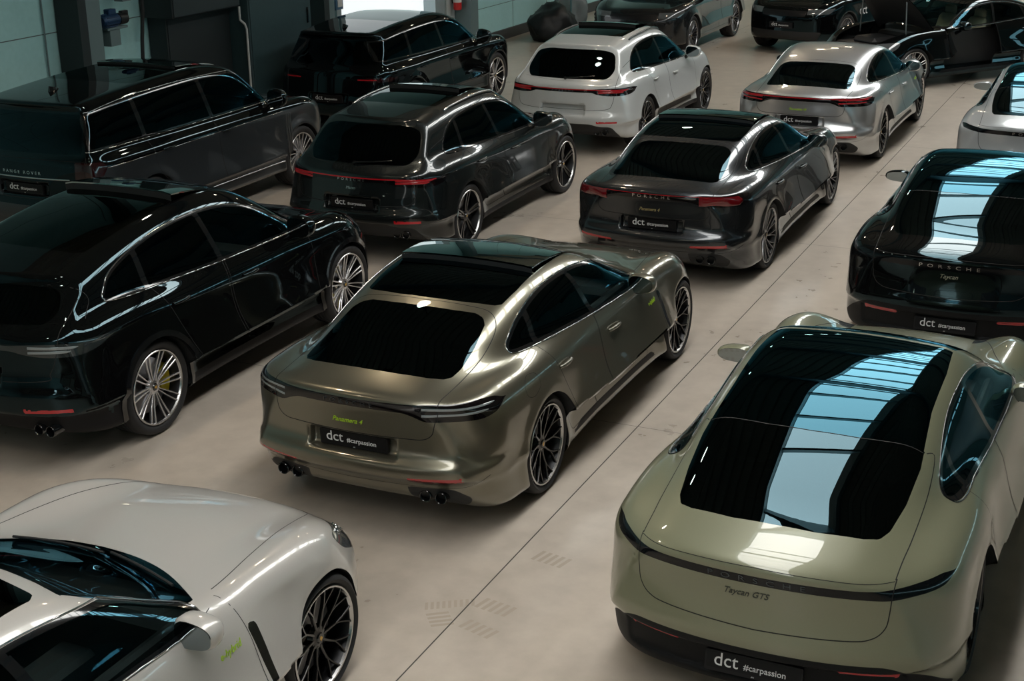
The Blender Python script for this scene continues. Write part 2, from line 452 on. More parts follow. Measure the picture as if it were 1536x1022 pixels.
# ------------------------------------------------------------------ wheels
def tyre_mesh(r, w, rr):
    h = w / 2; g = Geo()
    prof = [(-h * .8, rr - .004), (-h * .93, rr + .012), (-h * 1.0, (rr + r) / 2), (-h * .97, r - .022), (-h * .86, r - .006), (-h * .7, r),
            (-h * .36, r + .001), (-h * .34, r - .006), (-h * .28, r - .006), (-h * .26, r + .002), (h * .0 - .005, r + .002), (0, r - .006), (.005, r + .002), (h * .26, r + .002),
            (h * .28, r - .006), (h * .34, r - .006), (h * .36, r + .001), (h * .7, r), (h * .86, r - .006), (h * .97, r - .022), (h, (rr + r) / 2), (h * .93, rr + .012), (h * .8, rr - .004)]
    g.lathe(prof[::-1], n=72); return g
def rim_geo(kind, rr, w):
    """outer face of the wheel looks to -y; slot 0 spokes, 1 lip, 2 barrel"""
    g = Geo(); h = w / 2; yo = -h * .92
    g.cur = 1; g.lathe([(yo, rr), (yo - .004, rr - .004), (yo - .002, rr - .013), (yo + .012, rr - .02)][::-1], n=72)
    g.cur = 2; g.lathe([(yo + .012, rr - .02), (yo + .05, rr - .032), (h * .6, rr - .04), (h * .8, rr)][::-1], n=60)
    g.cur = 0
    def depth(r):                         # spoke face: dished towards the hub
        t = min(1, r / (rr - .02)); return yo + .004 + .035 * (1 - t) ** 1.2 + .012 * math.sin(t * math.pi)
    def bar(r0, a0, r1, a1, w0, w1, bend=0., th=.022, sink=0.):
        n = 6; top = []; 
        for k in range(n + 1):
            t = k / n; r = r0 + (r1 - r0) * t; a = a0 + (a1 - a0) * t + bend * math.sin(t * math.pi); ww = w0 + (w1 - w0) * t
            c, s_ = math.cos(a), math.sin(a); y = depth(r) + sink; p = []
            # cross-section: bevelled top
            for (u, dy) in ((-.5, th), (-.5, .004), (-.32, 0), (.32, 0), (.5, .004), (.5, th)):
                p.append((r * c - s_ * u * ww, y + dy, r * s_ + c * u * ww))
            top.append(p)
        V = [q for p in top for q in p]; F = []
        for k in range(n):
            for j in range(5): F.append((k * 6 + j, k * 6 + j + 1, (k + 1) * 6 + j + 1, (k + 1) * 6 + j))
        F.append((5, 4, 3, 2, 1, 0)); F.append(tuple(n * 6 + j for j in range(6)))
        g.add(V, F)
    T = 2 * math.pi
    if kind == 'mesh':                    # crossed Y spokes
        for i in range(10):
            a = T * i / 10
            bar(.05, a, rr * .56, a + .06, .020, .014)
            bar(rr * .54, a + .06, rr - .012, a + .24, .012, .013); bar(rr * .54, a + .06, rr - .012, a - .12, .012, .013)
    elif kind == 'twin':                  # pairs of thin straight spokes
        for i in range(10):
            a = T * i / 10
            for s_ in (-1, 1): bar(.05, a + s_ * .12, rr - .012, a + s_ * .085, .011, .016)
    elif kind == 'five':                  # five broad spokes
        for i in range(5):
            a = T * i / 5 + .3
            for s_ in (-1, 1): bar(.04, a + s_ * .22, rr - .012, a + s_ * .1, .024, .022)
            bar(.05, a, rr * .92, a, .03, .02, sink=.012)
    elif kind == 'turbine':
        for i in range(20):
            a = T * i / 20; bar(.06, a, rr - .012, a + .32, .010, .015, bend=.05)
    elif kind == 'split':                 # nine split spokes
        for i in range(9):
            a = T * i / 9
            bar(.05, a, rr - .012, a + .14, .014, .012); bar(.05, a, rr - .012, a - .14, .014, .012)
            bar(rr * .55, a + T / 18, rr - .012, a + T / 18, .006, .009, sink=.006)
    elif kind == 'fan':                   # many curved slim spokes
        for i in range(12):
            a = T * i / 12
            bar(.05, a, rr - .012, a + .1, .011, .013, bend=.04); bar(rr * .4, a + .12, rr - .012, a + .33, .008, .011)
    elif kind == 'seven':
        for i in range(7):
            a = T * i / 7
            for s_ in (-1, 1): bar(.04, a + s_ * .16, rr - .012, a + s_ * .13, .018, .02)
    elif kind == 'aero':
        for i in range(5):
            a = T * i / 5; bar(.05, a, rr - .012, a, .05, .085)
            for s_ in (-1, 1): bar(rr * .4, a + s_ * .35, rr - .012, a + s_ * .5, .014, .02, sink=.005)
    g.lathe([(yo + .075, .01), (depth(.06) - .002, .03), (depth(.06) + .004, .062), (depth(.06) + .03, .075)][::-1], n=32)
    return g
WHEELS = {}
def wheel_meshes(kind, r, w, rr):
    key = (kind, r, w, rr)
    if key not in WHEELS:
        t = tyre_mesh(r, w, rr); t.V = t.V
        tm = mesh(t.V, t.F, None, True, R(50)); g = rim_geo(kind, rr, w); rm = mesh(g.V, g.F, None, True, R(30), g.M)
        d = Geo(); d.lathe([(-.02, .06), (-.02, rr * .74), (.01, rr * .74), (.01, .06)][::-1], n=48)
        dm = mesh(d.V, d.F, None, True, R(30))
        c = Geo()
        pts = [((rr * .50 + (rr * .33) * q) * math.cos(t), (rr * .50 + (rr * .33) * q) * math.sin(t)) for q, ts in ((1, np.linspace(-.5, .5, 9)), (0, np.linspace(.5, -.5, 9))) for t in ts]
        c.prism(pts, -.045, .03, lambda p, z: (p[0], z, p[1])); cm = mesh(c.V, c.F, None, True, R(30))
        k = Geo(); yo = -w / 2 * .92 + .004 + .035
        k.lathe([(yo - .012, .001), (yo - .012, .026), (yo - .004, .031), (yo + .02, .031)][::-1], n=28)
        k.cur = 1; k.prism([(-.011, .014), (.011, .014), (.011, -.004), (0, -.016), (-.011, -.004)], yo - .0135, yo - .011, lambda p, z: (p[0], z, p[1]))
        km = mesh(k.V, k.F, None, True, R(30), k.M)
        WHEELS[key] = (tm, rm, dm, cm, km)
        for m_ in (tm,): m_.materials.append(RUBBER)
    return WHEELS[key]
RIMS = {
    'black': (mat('rim_black', (.014, .014, .015), .22, .6, .5), mat('rim_lip', (.55, .55, .55), .25, 1.), mat('rim_barrel', (.03, .03, .032), .35, .8)),
    'allblack': (mat('rim_black', ()), mat('rim_black', ()), mat('rim_barrel', ())),
    'silver': (mat('rim_silver', (.52, .52, .53), .25, .9, .4), mat('rim_lip', ()), mat('rim_barrel', ())),
    'grey': (mat('rim_grey', (.23, .23, .24), .28, .9, .4), mat('rim_grey_lip', (.35, .35, .36), .25, 1.), mat('rim_barrel', ())),
}
CAL = {'yellow': mat('caliper_yellow', (.75, .6, .02), .35, coat=.5), 'black': BLACK, 'red': mat('caliper_red', (.5, .02, .02), .35, coat=.5), 'green': mat('caliper_green', (.35, .6, .02), .35, coat=.5)}
GOLD = mat('crest_gold', (.65, .42, .12), .35, .8)
def add_wheels(car, S, kind, finish, cal='black', crest=True):
    r, w, rr = S['wr0'], S['ww'], S['rimr']
    tm, rm, dm, cm, km = wheel_meshes(kind, r, w, rr)
    for sx in (1, -1):
        for sy in (-1, 1):
            e = bpy.data.objects.new('wheel', tm); COL.objects.link(e); e.parent = car
            e.location = (sx * S['wb'] / 2, sy * (S['track'] - w / 2), r + .001); e.rotation_euler = (0, rng.uniform(0, 6), math.pi if sy > 0 else 0)
            rot = e.rotation_euler.y
            ob = bpy.data.objects.new('rim', rm); COL.objects.link(ob); ob.parent = e
            if not rm.materials:
                for _ in range(3): rm.materials.append(None)
            for k in range(3): ob.material_slots[k].link = 'OBJECT'; ob.material_slots[k].material = RIMS[finish][k]
            if not dm.materials: dm.materials.append(DISC); cm.materials.append(None); km.materials.append(BLACK); km.materials.append(GOLD)
            link('brake_disc', dm, e)
            ob = link('brake_caliper', cm, e); ob.material_slots[0].link = 'OBJECT'; ob.material_slots[0].material = CAL[cal]
            ob.rotation_euler.y = -rot * (1 if sy < 0 else 1) + (math.pi if sx > 0 else 0)
            link('centre_cap', km, e)
# ------------------------------------------------------------------ model description -> shared part meshes
def nside(P, N): return (np.abs(P[:, 1]) > .35) & (np.abs(N[:, 1]) > .25)
def up(P, N): return N[:, 2] > .12
def xz(P): return P[:, [0, 2]]
def xy(P): return P[:, [0, 1]]
def yz(P): return P[:, [1, 2]]
def wrap_s(P, x0): return np.abs(P[:, 1]) + np.maximum(P[:, 0] - x0, 0)        # distance round the rear corner
def wrap_f(P, x0): return np.abs(P[:, 1]) + np.maximum(x0 - P[:, 0], 0)

def build_model(S):
    b = Body(S); sh = Shell(b, S['h']); M = dict(S=S, body=b, parts=[]); wb = S['wb'] / 2
    def add(name, me, mats, parent=None, **k):
        if me is not None: M['parts'].append(dict(name=name, me=me, mats=mats, parent=parent, **k))
    # wheel openings
    for sg in (1, -1):
        sh.cut('gone', lambda P: [np.hypot(P[:, 0] - sg * wb, P[:, 2] - S['wz']) - S['wr']], lambda P, N: np.abs(P[:, 1]) > .56)
    names = {}
    def poly_region(name, proj, poly, mask, only=('body',)):
        poly = np.array(poly)
        lo, hi = poly.min(0) - .1, poly.max(0) + .1
        def m(P, N):
            q = proj(P); return mask(P, N) & (q > lo).all(1) & (q < hi).all(1)
        def fn(P):
            q = proj(P); d = np.full(len(P), 1.); k = (q > lo).all(1) & (q < hi).all(1); d[k] = polysdf(q[k], poly); return [d]
        sh.cut(name, fn, m, only)
    # glass ---------------------------------------------------------
    for nm, poly, mt in S.get('side_glass', []): 
        for sg in (1, -1):
            key = f'{nm}|{mt}|{sg}'; names[key] = ('side_window', mt)
            poly_region(key, xz, poly, lambda P, N, sg=sg: (P[:, 1] * sg > .35) & (P[:, 2] > S['zbelt'] - .12) & (N[:, 1] * sg > .15))
    if 'dlo' in S:
        for sg in (1, -1):
            key = f'dlo|{sg}'; names[key] = ('window_surround', 'BLACK')
            poly_region(key, xz, S['dlo'], lambda P, N, sg=sg: (P[:, 1] * sg > .35) & (P[:, 2] > S['zbelt'] - .12) & (N[:, 1] * sg > .15))
    for nm, poly, mt in S.get('top_glass', []):
        key = f'top|{nm}'; names[key] = (nm, mt); poly_region(key, xy, poly, up)
    for nm, poly, mt in S.get('rear_glass', []):
        key = f'rg|{nm}'; names[key] = (nm, mt); poly_region(key, yz, poly, lambda P, N: (N[:, 0] < -.2) & (P[:, 0] < 0))
    # lights and bands ----------------------------------------------
    for nm, x0, lo, hi, smax_, mt in S.get('bands', []):
        lo_, hi_ = Curve(lo, .015), Curve(hi, .015); key = f'band|{nm}|{mt}'; names[key] = (nm, mt)
        w = (wrap_s if x0 < 0 else wrap_f)
        fn = lambda P: [lo_(w(P, x0)) - P[:, 2], P[:, 2] - hi_(w(P, x0)), w(P, x0) - smax_]
        s0 = S.get('bandmin', {}).get(nm, -1)
        fn2 = (lambda P: fn(P) + [s0 - w(P, x0)]) if s0 > 0 else fn
        sh.cut(key, fn2, (lambda P, N: (P[:, 0] < -.3 - wb)) if x0 < 0 else (lambda P, N: (P[:, 0] > wb * .6) & (P[:, 2] > .15)), ('body',))
    for nm, proj, poly, mk, mt in S.get('patches', []):
        key = f'pt|{nm}|{mt}|{len(names)}'; names[key] = (nm, mt); poly_region(key, {'xz': xz, 'xy': xy, 'yz': yz}[proj], poly, mk)
    # opening panels ------------------------------------------------
    for nm, proj, poly, mk in S.get('panels', []):
        key = f'pn|{nm}|{len(names)}'; names[key] = (nm, 'PAINT'); poly_region(key, {'xz': xz, 'xy': xy, 'yz': yz}[proj], poly, mk)
    names['body'] = ('body_shell', 'PAINT')
    for key, (nm, mt) in names.items():
        solid = mt in ('PAINT', 'PAINT2')
        lk = sh.lid(key); k = sh.L == lk; cy = sh.A[sh.F[k, 0], 1]
        keys = [key]
        if k.any() and np.abs(cy).min() > .06 and cy.min() < 0 < cy.max():      # one on either side: two objects
            i = np.nonzero(k)[0][cy > 0]; sh.L[i] = sh.lid(key + 'L'); keys = [key, key + 'L']
        for kk in keys: add(nm, sh.part(kk, inner=.014 if solid or mt == 'BLACK' else None), [mt, LINING] if solid or mt == 'BLACK' else [mt])
    M['shell'] = sh
    # seams
    g = Geo()
    for pr, pts, w in S.get('seams', []):
        pts = densify(pts, .03)
        for sg in (1, -1):
            if pr == 'xz': Q = onside(b, pts, sg)
            elif pr == 'xy': Q = ontop(b, pts * [1, sg])
            elif pr == 'yz': Q = onrear(b, pts * [sg, 1])
            elif pr == 'yzf': Q = onrear(b, pts * [sg, 1], 3.2, -1)
            if len(Q) > 1: ribbon(b, Q, w, .0007, geo=g)
    if g.V: add('panel_gap', mesh(g.V, g.F), [SEAM])
    # bright window trim
    for nm, pts, w, closed, mt in S.get('trims', []):
        for sg in (1, -1):
            Q = onside(b, densify(pts, .025, closed), sg); gg = Geo()
            if len(Q) > 2:
                if closed: Q = Q[:-1]
                gg.tube(Q + b.normal(Q) * w * .1, w, 6, closed); add(nm, mesh(gg.V, gg.F, None, True, R(60)), [mt])
    # wheel wells
    for sx in (1, -1):
        for sg in (1, -1):
            g = Geo(); th = np.linspace(-.40, math.pi + .40, 30); r = S['wr'] + .004; pr = []
            xx, zz = sx * wb + r * np.cos(th), S['wz'] + r * np.sin(th)
            Q, ok = b.cast(np.stack([xx, np.full(30, 1.25 * sg), zz], 1), (0, -sg, 0))
            yo = np.where(ok & (np.abs(Q[:, 1]) > .6), np.abs(Q[:, 1]) - .002, .8)
            V = [(xx[i], sg * yo[i], zz[i]) for i in range(30)] + [(xx[i], sg * .58, zz[i]) for i in range(30)]
            F = [((i, 30 + i, 31 + i, i + 1) if sg < 0 else (i, i + 1, 31 + i, 30 + i)) for i in range(29)] + [tuple(range(30, 60)) if sg > 0 else tuple(range(59, 29, -1))]
            g.add(V, F); add('wheel_arch_liner', mesh(g.V, g.F, None, True, R(50)), [MATTE])
            if S.get('cladding'):
                k = [i for i in range(30) if yo[i] > .82 and zz[i] > .2]
                Q2 = np.array([[xx[i], sg * yo[i], zz[i]] for i in k]); c = np.array([sx * wb, 0, S['wz']])
                Qo = Q2 + (Q2 - c) * [1, 0, 1] / (r) * S['cladding']; Qo, o2 = b.cast(np.stack([Qo[:, 0], np.full(len(Qo), 1.3 * sg), Qo[:, 2]], 1), (0, -sg, 0))
                g = Geo(); n = len(Q2); nn = b.normal(Qo)
                A = Q2 + np.array([0, sg * .012, 0]); B = Qo + nn * .010; C2 = Qo + nn * .0
                V = list(A) + list(B) + list(C2) + list(Q2 - np.array([0, sg * .03, 0]))
                F = []
                for i in range(n - 1):
                    for o_, p_ in ((0, 1), (1, 2), (3, 0)): F.append((o_ * n + i, o_ * n + i + 1, p_ * n + i + 1, p_ * n + i))
                if sg * 1 > 0: pass
                g.add(V, F); add('wheel_arch_trim', mesh(g.V, g.F, None, True, R(50)), [S.get('cladmat', BLACK)])
    # handles
    for (hx, hz) in S.get('handles', []):
        for sg in (1, -1):
            Q = onside(b, [(hx + t, hz + .0) for t in np.linspace(-.105, .105, 9)], sg); n = b.normal(Q); g = Geo()
            lift = .006 + .026 * np.sin(np.linspace(0, math.pi, 9)) ** .5
            rad = .011 + .004 * np.sin(np.linspace(0, math.pi, 9))
            g.tube(Q + n * lift[:, None], rad, 8); add('door_handle', mesh(g.V, g.F, None, True, R(60)), ['HANDLE'])
    # mirrors
    mx, my, mz = S['mirror']
    for sg in (1, -1):
        g = Geo(); V = []; n1, n2 = 14, 20; ms = S.get('mirror_size', (.10, .125, .085))
        for i in range(n1 + 1):
            a = -math.pi / 2 + math.pi * i / n1
            for k in range(n2):
                t = 2 * math.pi * k / n2; ct, st = math.cos(t), math.sin(t)
                sq = (abs(ct) ** 3 + abs(st) ** 3) ** (-1 / 3)
                xx = math.sin(a); rr_ = math.cos(a) ** .55 if xx > 0 else (1 if xx > -.42 else .97 * max(0, 1 + (xx + .42) * 8) if xx > -.6 else .0)
                X = max(xx, -.42) * ms[0] if xx > 0 else max(xx, -.42) * ms[0]
                yy = rr_ * ct * sq * ms[1]; zz_ = rr_ * st * sq * ms[2] * (1 - .18 * yy / ms[1] * 1)
                if xx <= -.42: X = -.42 * ms[0]
                V.append((mx + X - .1 * yy * 0, sg * (my + yy - .12 * X * 0), mz + zz_ + .0 * yy))
        F = [(i * n2 + k, (i + 1) * n2 + k, (i + 1) * n2 + (k + 1) % n2, i * n2 + (k + 1) % n2) for i in range(n1) for k in range(n2)]
        if sg < 0: F = [f[::-1] for f in F]
        bk = mx - .42 * ms[0] + .002
        me = mesh(V, F, None, True, R(40), [1 if all(V[i][0] < bk for i in f) else 0 for f in F]); add('side_mirror', me, ['MIRROR', BLACK], key=f'mir{sg}')
        g = Geo(); xg = mx - .42 * ms[0] - .002
        pl = [(my + ms[1] * .88 * math.cos(t) * (abs(math.cos(t)) ** 3 + abs(math.sin(t)) ** 3) ** (-1 / 3), mz + ms[2] * .84 * math.sin(t) * (abs(math.cos(t)) ** 3 + abs(math.sin(t)) ** 3) ** (-1 / 3) * (1 - .18 * math.cos(t))) for t in np.linspace(0, 2 * math.pi, 28, endpoint=False)]
        g.prism([(sg * p[0], p[1]) for p in pl][::-sg], xg - .002, xg + .004, lambda p, z: (z, p[0], p[1]))
        add('mirror_glass', mesh(g.V, g.F, None, False), [mat('mirror_silver', (.30, .34, .35), .02, 1.)], parent=f'mir{sg}')
        g = Geo(); g.tube([(mx - .01, sg * (my - ms[1] * .5), mz - ms[2] * .5), (mx - .0, sg * (my - ms[1] - .02), mz - ms[2] - .02), (mx + .0, sg * (my - ms[1] - .1), mz - ms[2] - .06)], [.03, .026, .035], 10)
        add('mirror_arm', mesh(g.V, g.F, None, True, R(60)), [BLACK], parent=f'mir{sg}')
    # exhausts
    for (ey, ez, er) in S.get('exhaust', []):
        for sg in (1, -1):
            g = Geo(); ex = S.get('ex_x', S['xr'] + .06)
            g.lathe([(ex + .2, er), (ex, er), (ex - .004, er - .004), (ex, er - .008), (ex + .14, er - .01), (ex + .141, .001)][::-1], 'x', 28, (0, sg * ey, ez))
            add('exhaust_pipe', mesh(g.V, g.F, None, True, R(40)), [S.get('exmat', BLACK)])
    # cabin
    zs = S.get('seatz', .28); g = Geo()
    xb0, xb1 = S.get('tub', (-1.2, .95)); g.box((xb0, -.66, .24), (xb1, .66, .30)); g.box((.62, -.66, .3), (.95, .66, .84), .05); g.box((-1.2, -.12, .3), (.7, .12, .58), .03)
    for sg in (1, -1): g.box((xb0, sg * .70 - .03, .3), (xb1 - .1, sg * .70 + .03, S['zbelt'] - .1), .02)
    add('cabin_trim', mesh(g.V, g.F, None, False), [mat('cabin_black', (.015, .015, .016), .6)])
    def seat(x, y, w, col):
        g = Geo(); g.box((x - .25, y - w, zs + .02), (x + .28, y + w, zs + .22), .06)
        V0 = len(g.V); g.box((-.07, y - w, 0), (.07, y + w, .62), .05)
        for i in range(V0, len(g.V)):
            X, Y, Z = g.V[i]; g.V[i] = (X + x - .27 - .28 * Z, y + (Y - y) * (1 - .22 * (Z > .5)), Z + zs + .15)
        V0 = len(g.V); g.box((x - .54, y - .14, zs + .76), (x - .44, y + .14, zs + .93), .04)
        return mesh(g.V, g.F, None, True, R(40))
    for x, y, w in [(S.get('seatx', .05), .37, .26), (S.get('seatx', .05), -.37, .26), (S.get('seatx', .05) - .92, .37, .27), (S.get('seatx', .05) - .92, -.37, .27)]:
        add('seat', seat(x, y, w, 0), ['SEAT'])
    g = Geo(); c = (.48, .37, zs + .5); P = []
    for t in np.linspace(0, 2 * math.pi, 28, endpoint=False): P.append((c[0] - .18 * math.sin(t) * .35, c[1] + .18 * math.cos(t), c[2] + .18 * math.sin(t)))
    g.tube(P, .016, 8, True); g.box((.46, .22, zs + .47), (.50, .52, zs + .53), .01); g.tube([(.47, .37, zs + .5), (.7, .37, zs + .42)], .04, 8)
    add('steering_wheel', mesh(g.V, g.F, None, True, R(50)), [MATTE])
    if 'details' in S: S['details'](M, add)
    return M

def letters_on(body, txt, size, y, z, sgn=1, lift=.002, font_shear=0., space=1., bold=0., face='rear', x=0., squash=1.):
    """raised letters lying on the bodywork; readable from outside"""
    V, F = text_geo(txt, size, .0012, font_shear, space, bold)
    u, v, d = V[:, 0] * squash, V[:, 1], V[:, 2]
    if face == 'rear':       # seen from behind, +u is to the car's right (-y)
        P = np.stack([np.full(len(V), -3.2), y - u, z + v], 1); dr = (1, 0, 0); base = -1
    elif face == 'front': P = np.stack([np.full(len(V), 3.2), y + u, z + v], 1); dr = (-1, 0, 0)
    else:                    # right flank (-y): +u towards the front
        P = np.stack([x + u * -sgn, np.full(len(V), 1.3 * sgn), z + v], 1); dr = (0, -sgn, 0)
    Q, ok = body.cast(P, dr); N = body.normal(Q)
    Q = Q + N * (lift + d)[:, None]
    return mesh(Q, F, None, False)

def plate(w=.52, h=.115, txt1='dct', txt2='#carpassion', txt3='.eu'):
    """number plate frame looking towards -x, centred at the origin: returns frame mesh, lettering mesh"""
    g = Geo(); n = 12; o = []
    pl = roundpoly([(-w / 2, -h / 2), (w / 2, -h / 2), (w / 2, h / 2), (-w / 2, h / 2)], .012, 4)
    g.prism([(p[0], p[1]) for p in pl][::-1], -.012, .012, lambda p, z: (z, p[0], p[1]))
    pl2 = roundpoly([(-w / 2 + .008, -h / 2 + .02), (w / 2 - .008, -h / 2 + .02), (w / 2 - .008, h / 2 - .006), (-w / 2 + .008, h / 2 - .006)], .008, 4)
    g.cur = 1; g.prism([(p[0], p[1]) for p in pl2][::-1], -.0135, -.011, lambda p, z: (z, p[0], p[1]))
    fm = mesh(g.V, g.F, None, False, mi=g.M)
    VV, FF = [], []
    for t, s_, yy, zz, bd, sp in ((txt1, .104, .146, .010, 0., 1.0), (txt2, .047, -.062, -.002, .0003, 1.0), (txt3, .015, .0, -h / 2 + .011, 0, 1.0)):
        V, F = text_geo(t, s_, .0008, 0, sp, bd); b0 = len(VV)
        VV += [(-.0145 - d, yy - u, zz + v) for u, v, d in V]; FF += [tuple(b0 + i for i in f) for f in F]
    lm = mesh(VV, FF, None, False); return fm, lm
PLATE_MESH = plate()
SUBPLATE = mat('plate_frame', (.010, .010, .011), .4, spec=.25)
for _m in (SUBPLATE, PLATE): PLATE_MESH[0].materials.append(_m)
PLATE_MESH[1].materials.append(LETTER)

def instance(M, name, x, y, yaw, cols, label, cat, group=None, wheels=('mesh', 'black', 'black'), drop=(), swap=None, extra=None):
    car = bpy.data.objects.new(name, None); COL.objects.link(car); car.location = (x, y, 0); car.rotation_euler = (0, 0, R(yaw)); car.empty_display_size = .3
    tag(car, label, cat, group)
    reg = {}
    for p in M['parts']:
        if p['name'] in drop or p.get('opt') and p['opt'] not in cols.get('opts', ()): continue
        me = p['me']; o = bpy.data.objects.new(p['name'], me); COL.objects.link(o); o.parent = reg[p['parent']] if p['parent'] else car
        ms = []
        for m in p['mats']:
            m = {'PAINT': cols['paint'], 'PAINT2': cols.get('paint2', cols['paint']), 'BLACK': BLACK, 'HANDLE': cols.get('handle', cols['paint']), 'MIRROR': cols.get('mirror', cols['paint']),
                 'SEAT': cols.get('seat', LEATHER), 'SKIRT': cols.get('skirt', MATTE), 'CLEAR': CLEAR, 'PRIVACY': PRIVACY, 'TAIL': cols.get('tail', LENS_DARK), 'BAR': cols.get('bar', LENS_DARK), 'TRIM': cols.get('trim', BLACK), 'ROOF': cols.get('roof', cols['paint']), 'WAIST': cols.get('waist', BLACK)}.get(m, m) if isinstance(m, str) else m
            ms.append((swap or {}).get((p['name']), m))
        while len(me.materials) < len(ms): me.materials.append(None)
        for k, m in enumerate(ms): o.material_slots[k].link = 'OBJECT'; o.material_slots[k].material = m
        if p.get('key'): reg[p['key']] = o
    add_wheels(car, M['S'], *wheels)
    pz = M['S'].get('plate')
    if pz and cols.get('plate', True):
        Q, ok = M['body'].cast(np.array([(-3.2, y_, pz + dz_) for y_ in (0, .25) for dz_ in (-.05, .05)]), (1, 0, 0)); tilt = -math.atan2(Q[1, 0] - Q[0, 0], .10) * .6
        px, pzz = Q[:, 0].min() - .012 if Q[:, 0].max() - Q[:, 0].min() < .05 else Q[:2, 0].mean() - .02, pz
        e = bpy.data.objects.new('number_plate', PLATE_MESH[0]); COL.objects.link(e); e.parent = car; e.location = (px, 0, pzz); e.rotation_euler = (0, tilt, 0)
        o = bpy.data.objects.new('lettering', PLATE_MESH[1]); COL.objects.link(o); o.parent = e; o['label'] = 'white lettering dct #carpassion'
    if extra: extra(car, M)
    return car
# ------------------------------------------------------------------ body descriptions
def inpoly(pts, r=.03): return roundpoly(pts, r)
side = lambda P, N: (np.abs(P[:, 1]) > .5)
SR = lambda P, N: (P[:, 1] < -.5)
SL = lambda P, N: (P[:, 1] > .5)
def shrink(poly, d):
    c = np.array(poly); a = np.roll(c, 1, 0); b = np.roll(c, -1, 0); t = b - a; t /= np.linalg.norm(t, axis=1)[:, None]
    nn = np.stack([-t[:, 1], t[:, 0]], 1); area = np.sum(c[:, 0] * b[:, 1] - b[:, 0] * c[:, 1])
    return c + nn * d * (1 if area > 0 else -1)
def clip_x(poly, fa, fb, dense=.02):      # part of a polygon between two slanted lines x=fa(z), x=fb(z)
    P = densify(poly, dense, True)[:-1]
    def half(P, f, s):
        out = []
        for i in range(len(P)):
            a, b = P[i], P[(i + 1) % len(P)]; da, db = s * (a[0] - f(a[1])), s * (b[0] - f(b[1]))
            if da >= 0: out.append(a)
            if da * db < 0: t = da / (da - db); out.append(a + (b - a) * t)
        return np.array(out)
    return half(half(P, fa, 1), fb, -1)
def line(x0, slope, z0): return lambda z: x0 + slope * (z - z0)
def glasses(S, dlo, pillars, kinds, names=('front', 'rear', 'quarter'), gap=.03, rim=.018, poly=None):
    """side glass between pillar lines, front to back; the band round it is black"""
    S['dlo'] = dlo; i = shrink(dlo, rim); S['side_glass'] = []; edges = [lambda z: 9] + pillars + [lambda z: -9]
    for k in range(len(edges) - 1):
        fb, fa = edges[k], edges[k + 1]; kk = k
        S['side_glass'].append((names[k], clip_x(i, (lambda z, fa=fa: fa(z) + gap), (lambda z, fb=fb: fb(z) - gap)), kinds[k]))
def both(nm, proj, poly): return [(nm, proj, poly, SR), (nm, proj, poly, SL)]
def lit(*pts): return list(pts)
ROOFBLK = glass('roof_glass_tinted', (.006, .007, .008), 1.5, refl=(.62, .70, .70)); SKYGLASS = glass('roof_glass_blue', (.006, .007, .008), 1.5)
CLADDING = mat('sill_black', (.007, .007, .008), .5, spec=.2)
HEADL = mat('headlight_lens', (.10, .11, .115), .08, .2, coat=1.)
def recess(y0, y1, z0, z1, depth, fl=.6, k=.02, face=-1):
    """number-plate recess with splayed ends"""
    def f(b, x, y, z, A):
        w = (y1 if y1 else y0); ay = np.abs(y); xs = b.XR(z) + b.br(z) * ay ** 2 + b.S.get('br4', 0) * ay ** 4
        bx = np.maximum(np.maximum(ay - (y0 + fl * np.maximum(z0 + .5 * (z1 - z0) - z, -1) * 0), np.maximum(z0 - z, z - z1)), x - (xs + depth))
        bx = smax(smax(ay - y0, z0 - z, k), smax(z - z1, x - (xs + depth), k), k)
        return smax(A, -bx, k)
    return f
REARM = lambda P, N: (N[:, 0] < -.15) & (P[:, 0] < -1.5)
FRONTM = lambda P, N: (N[:, 0] > .15) & (P[:, 0] > 1.2)

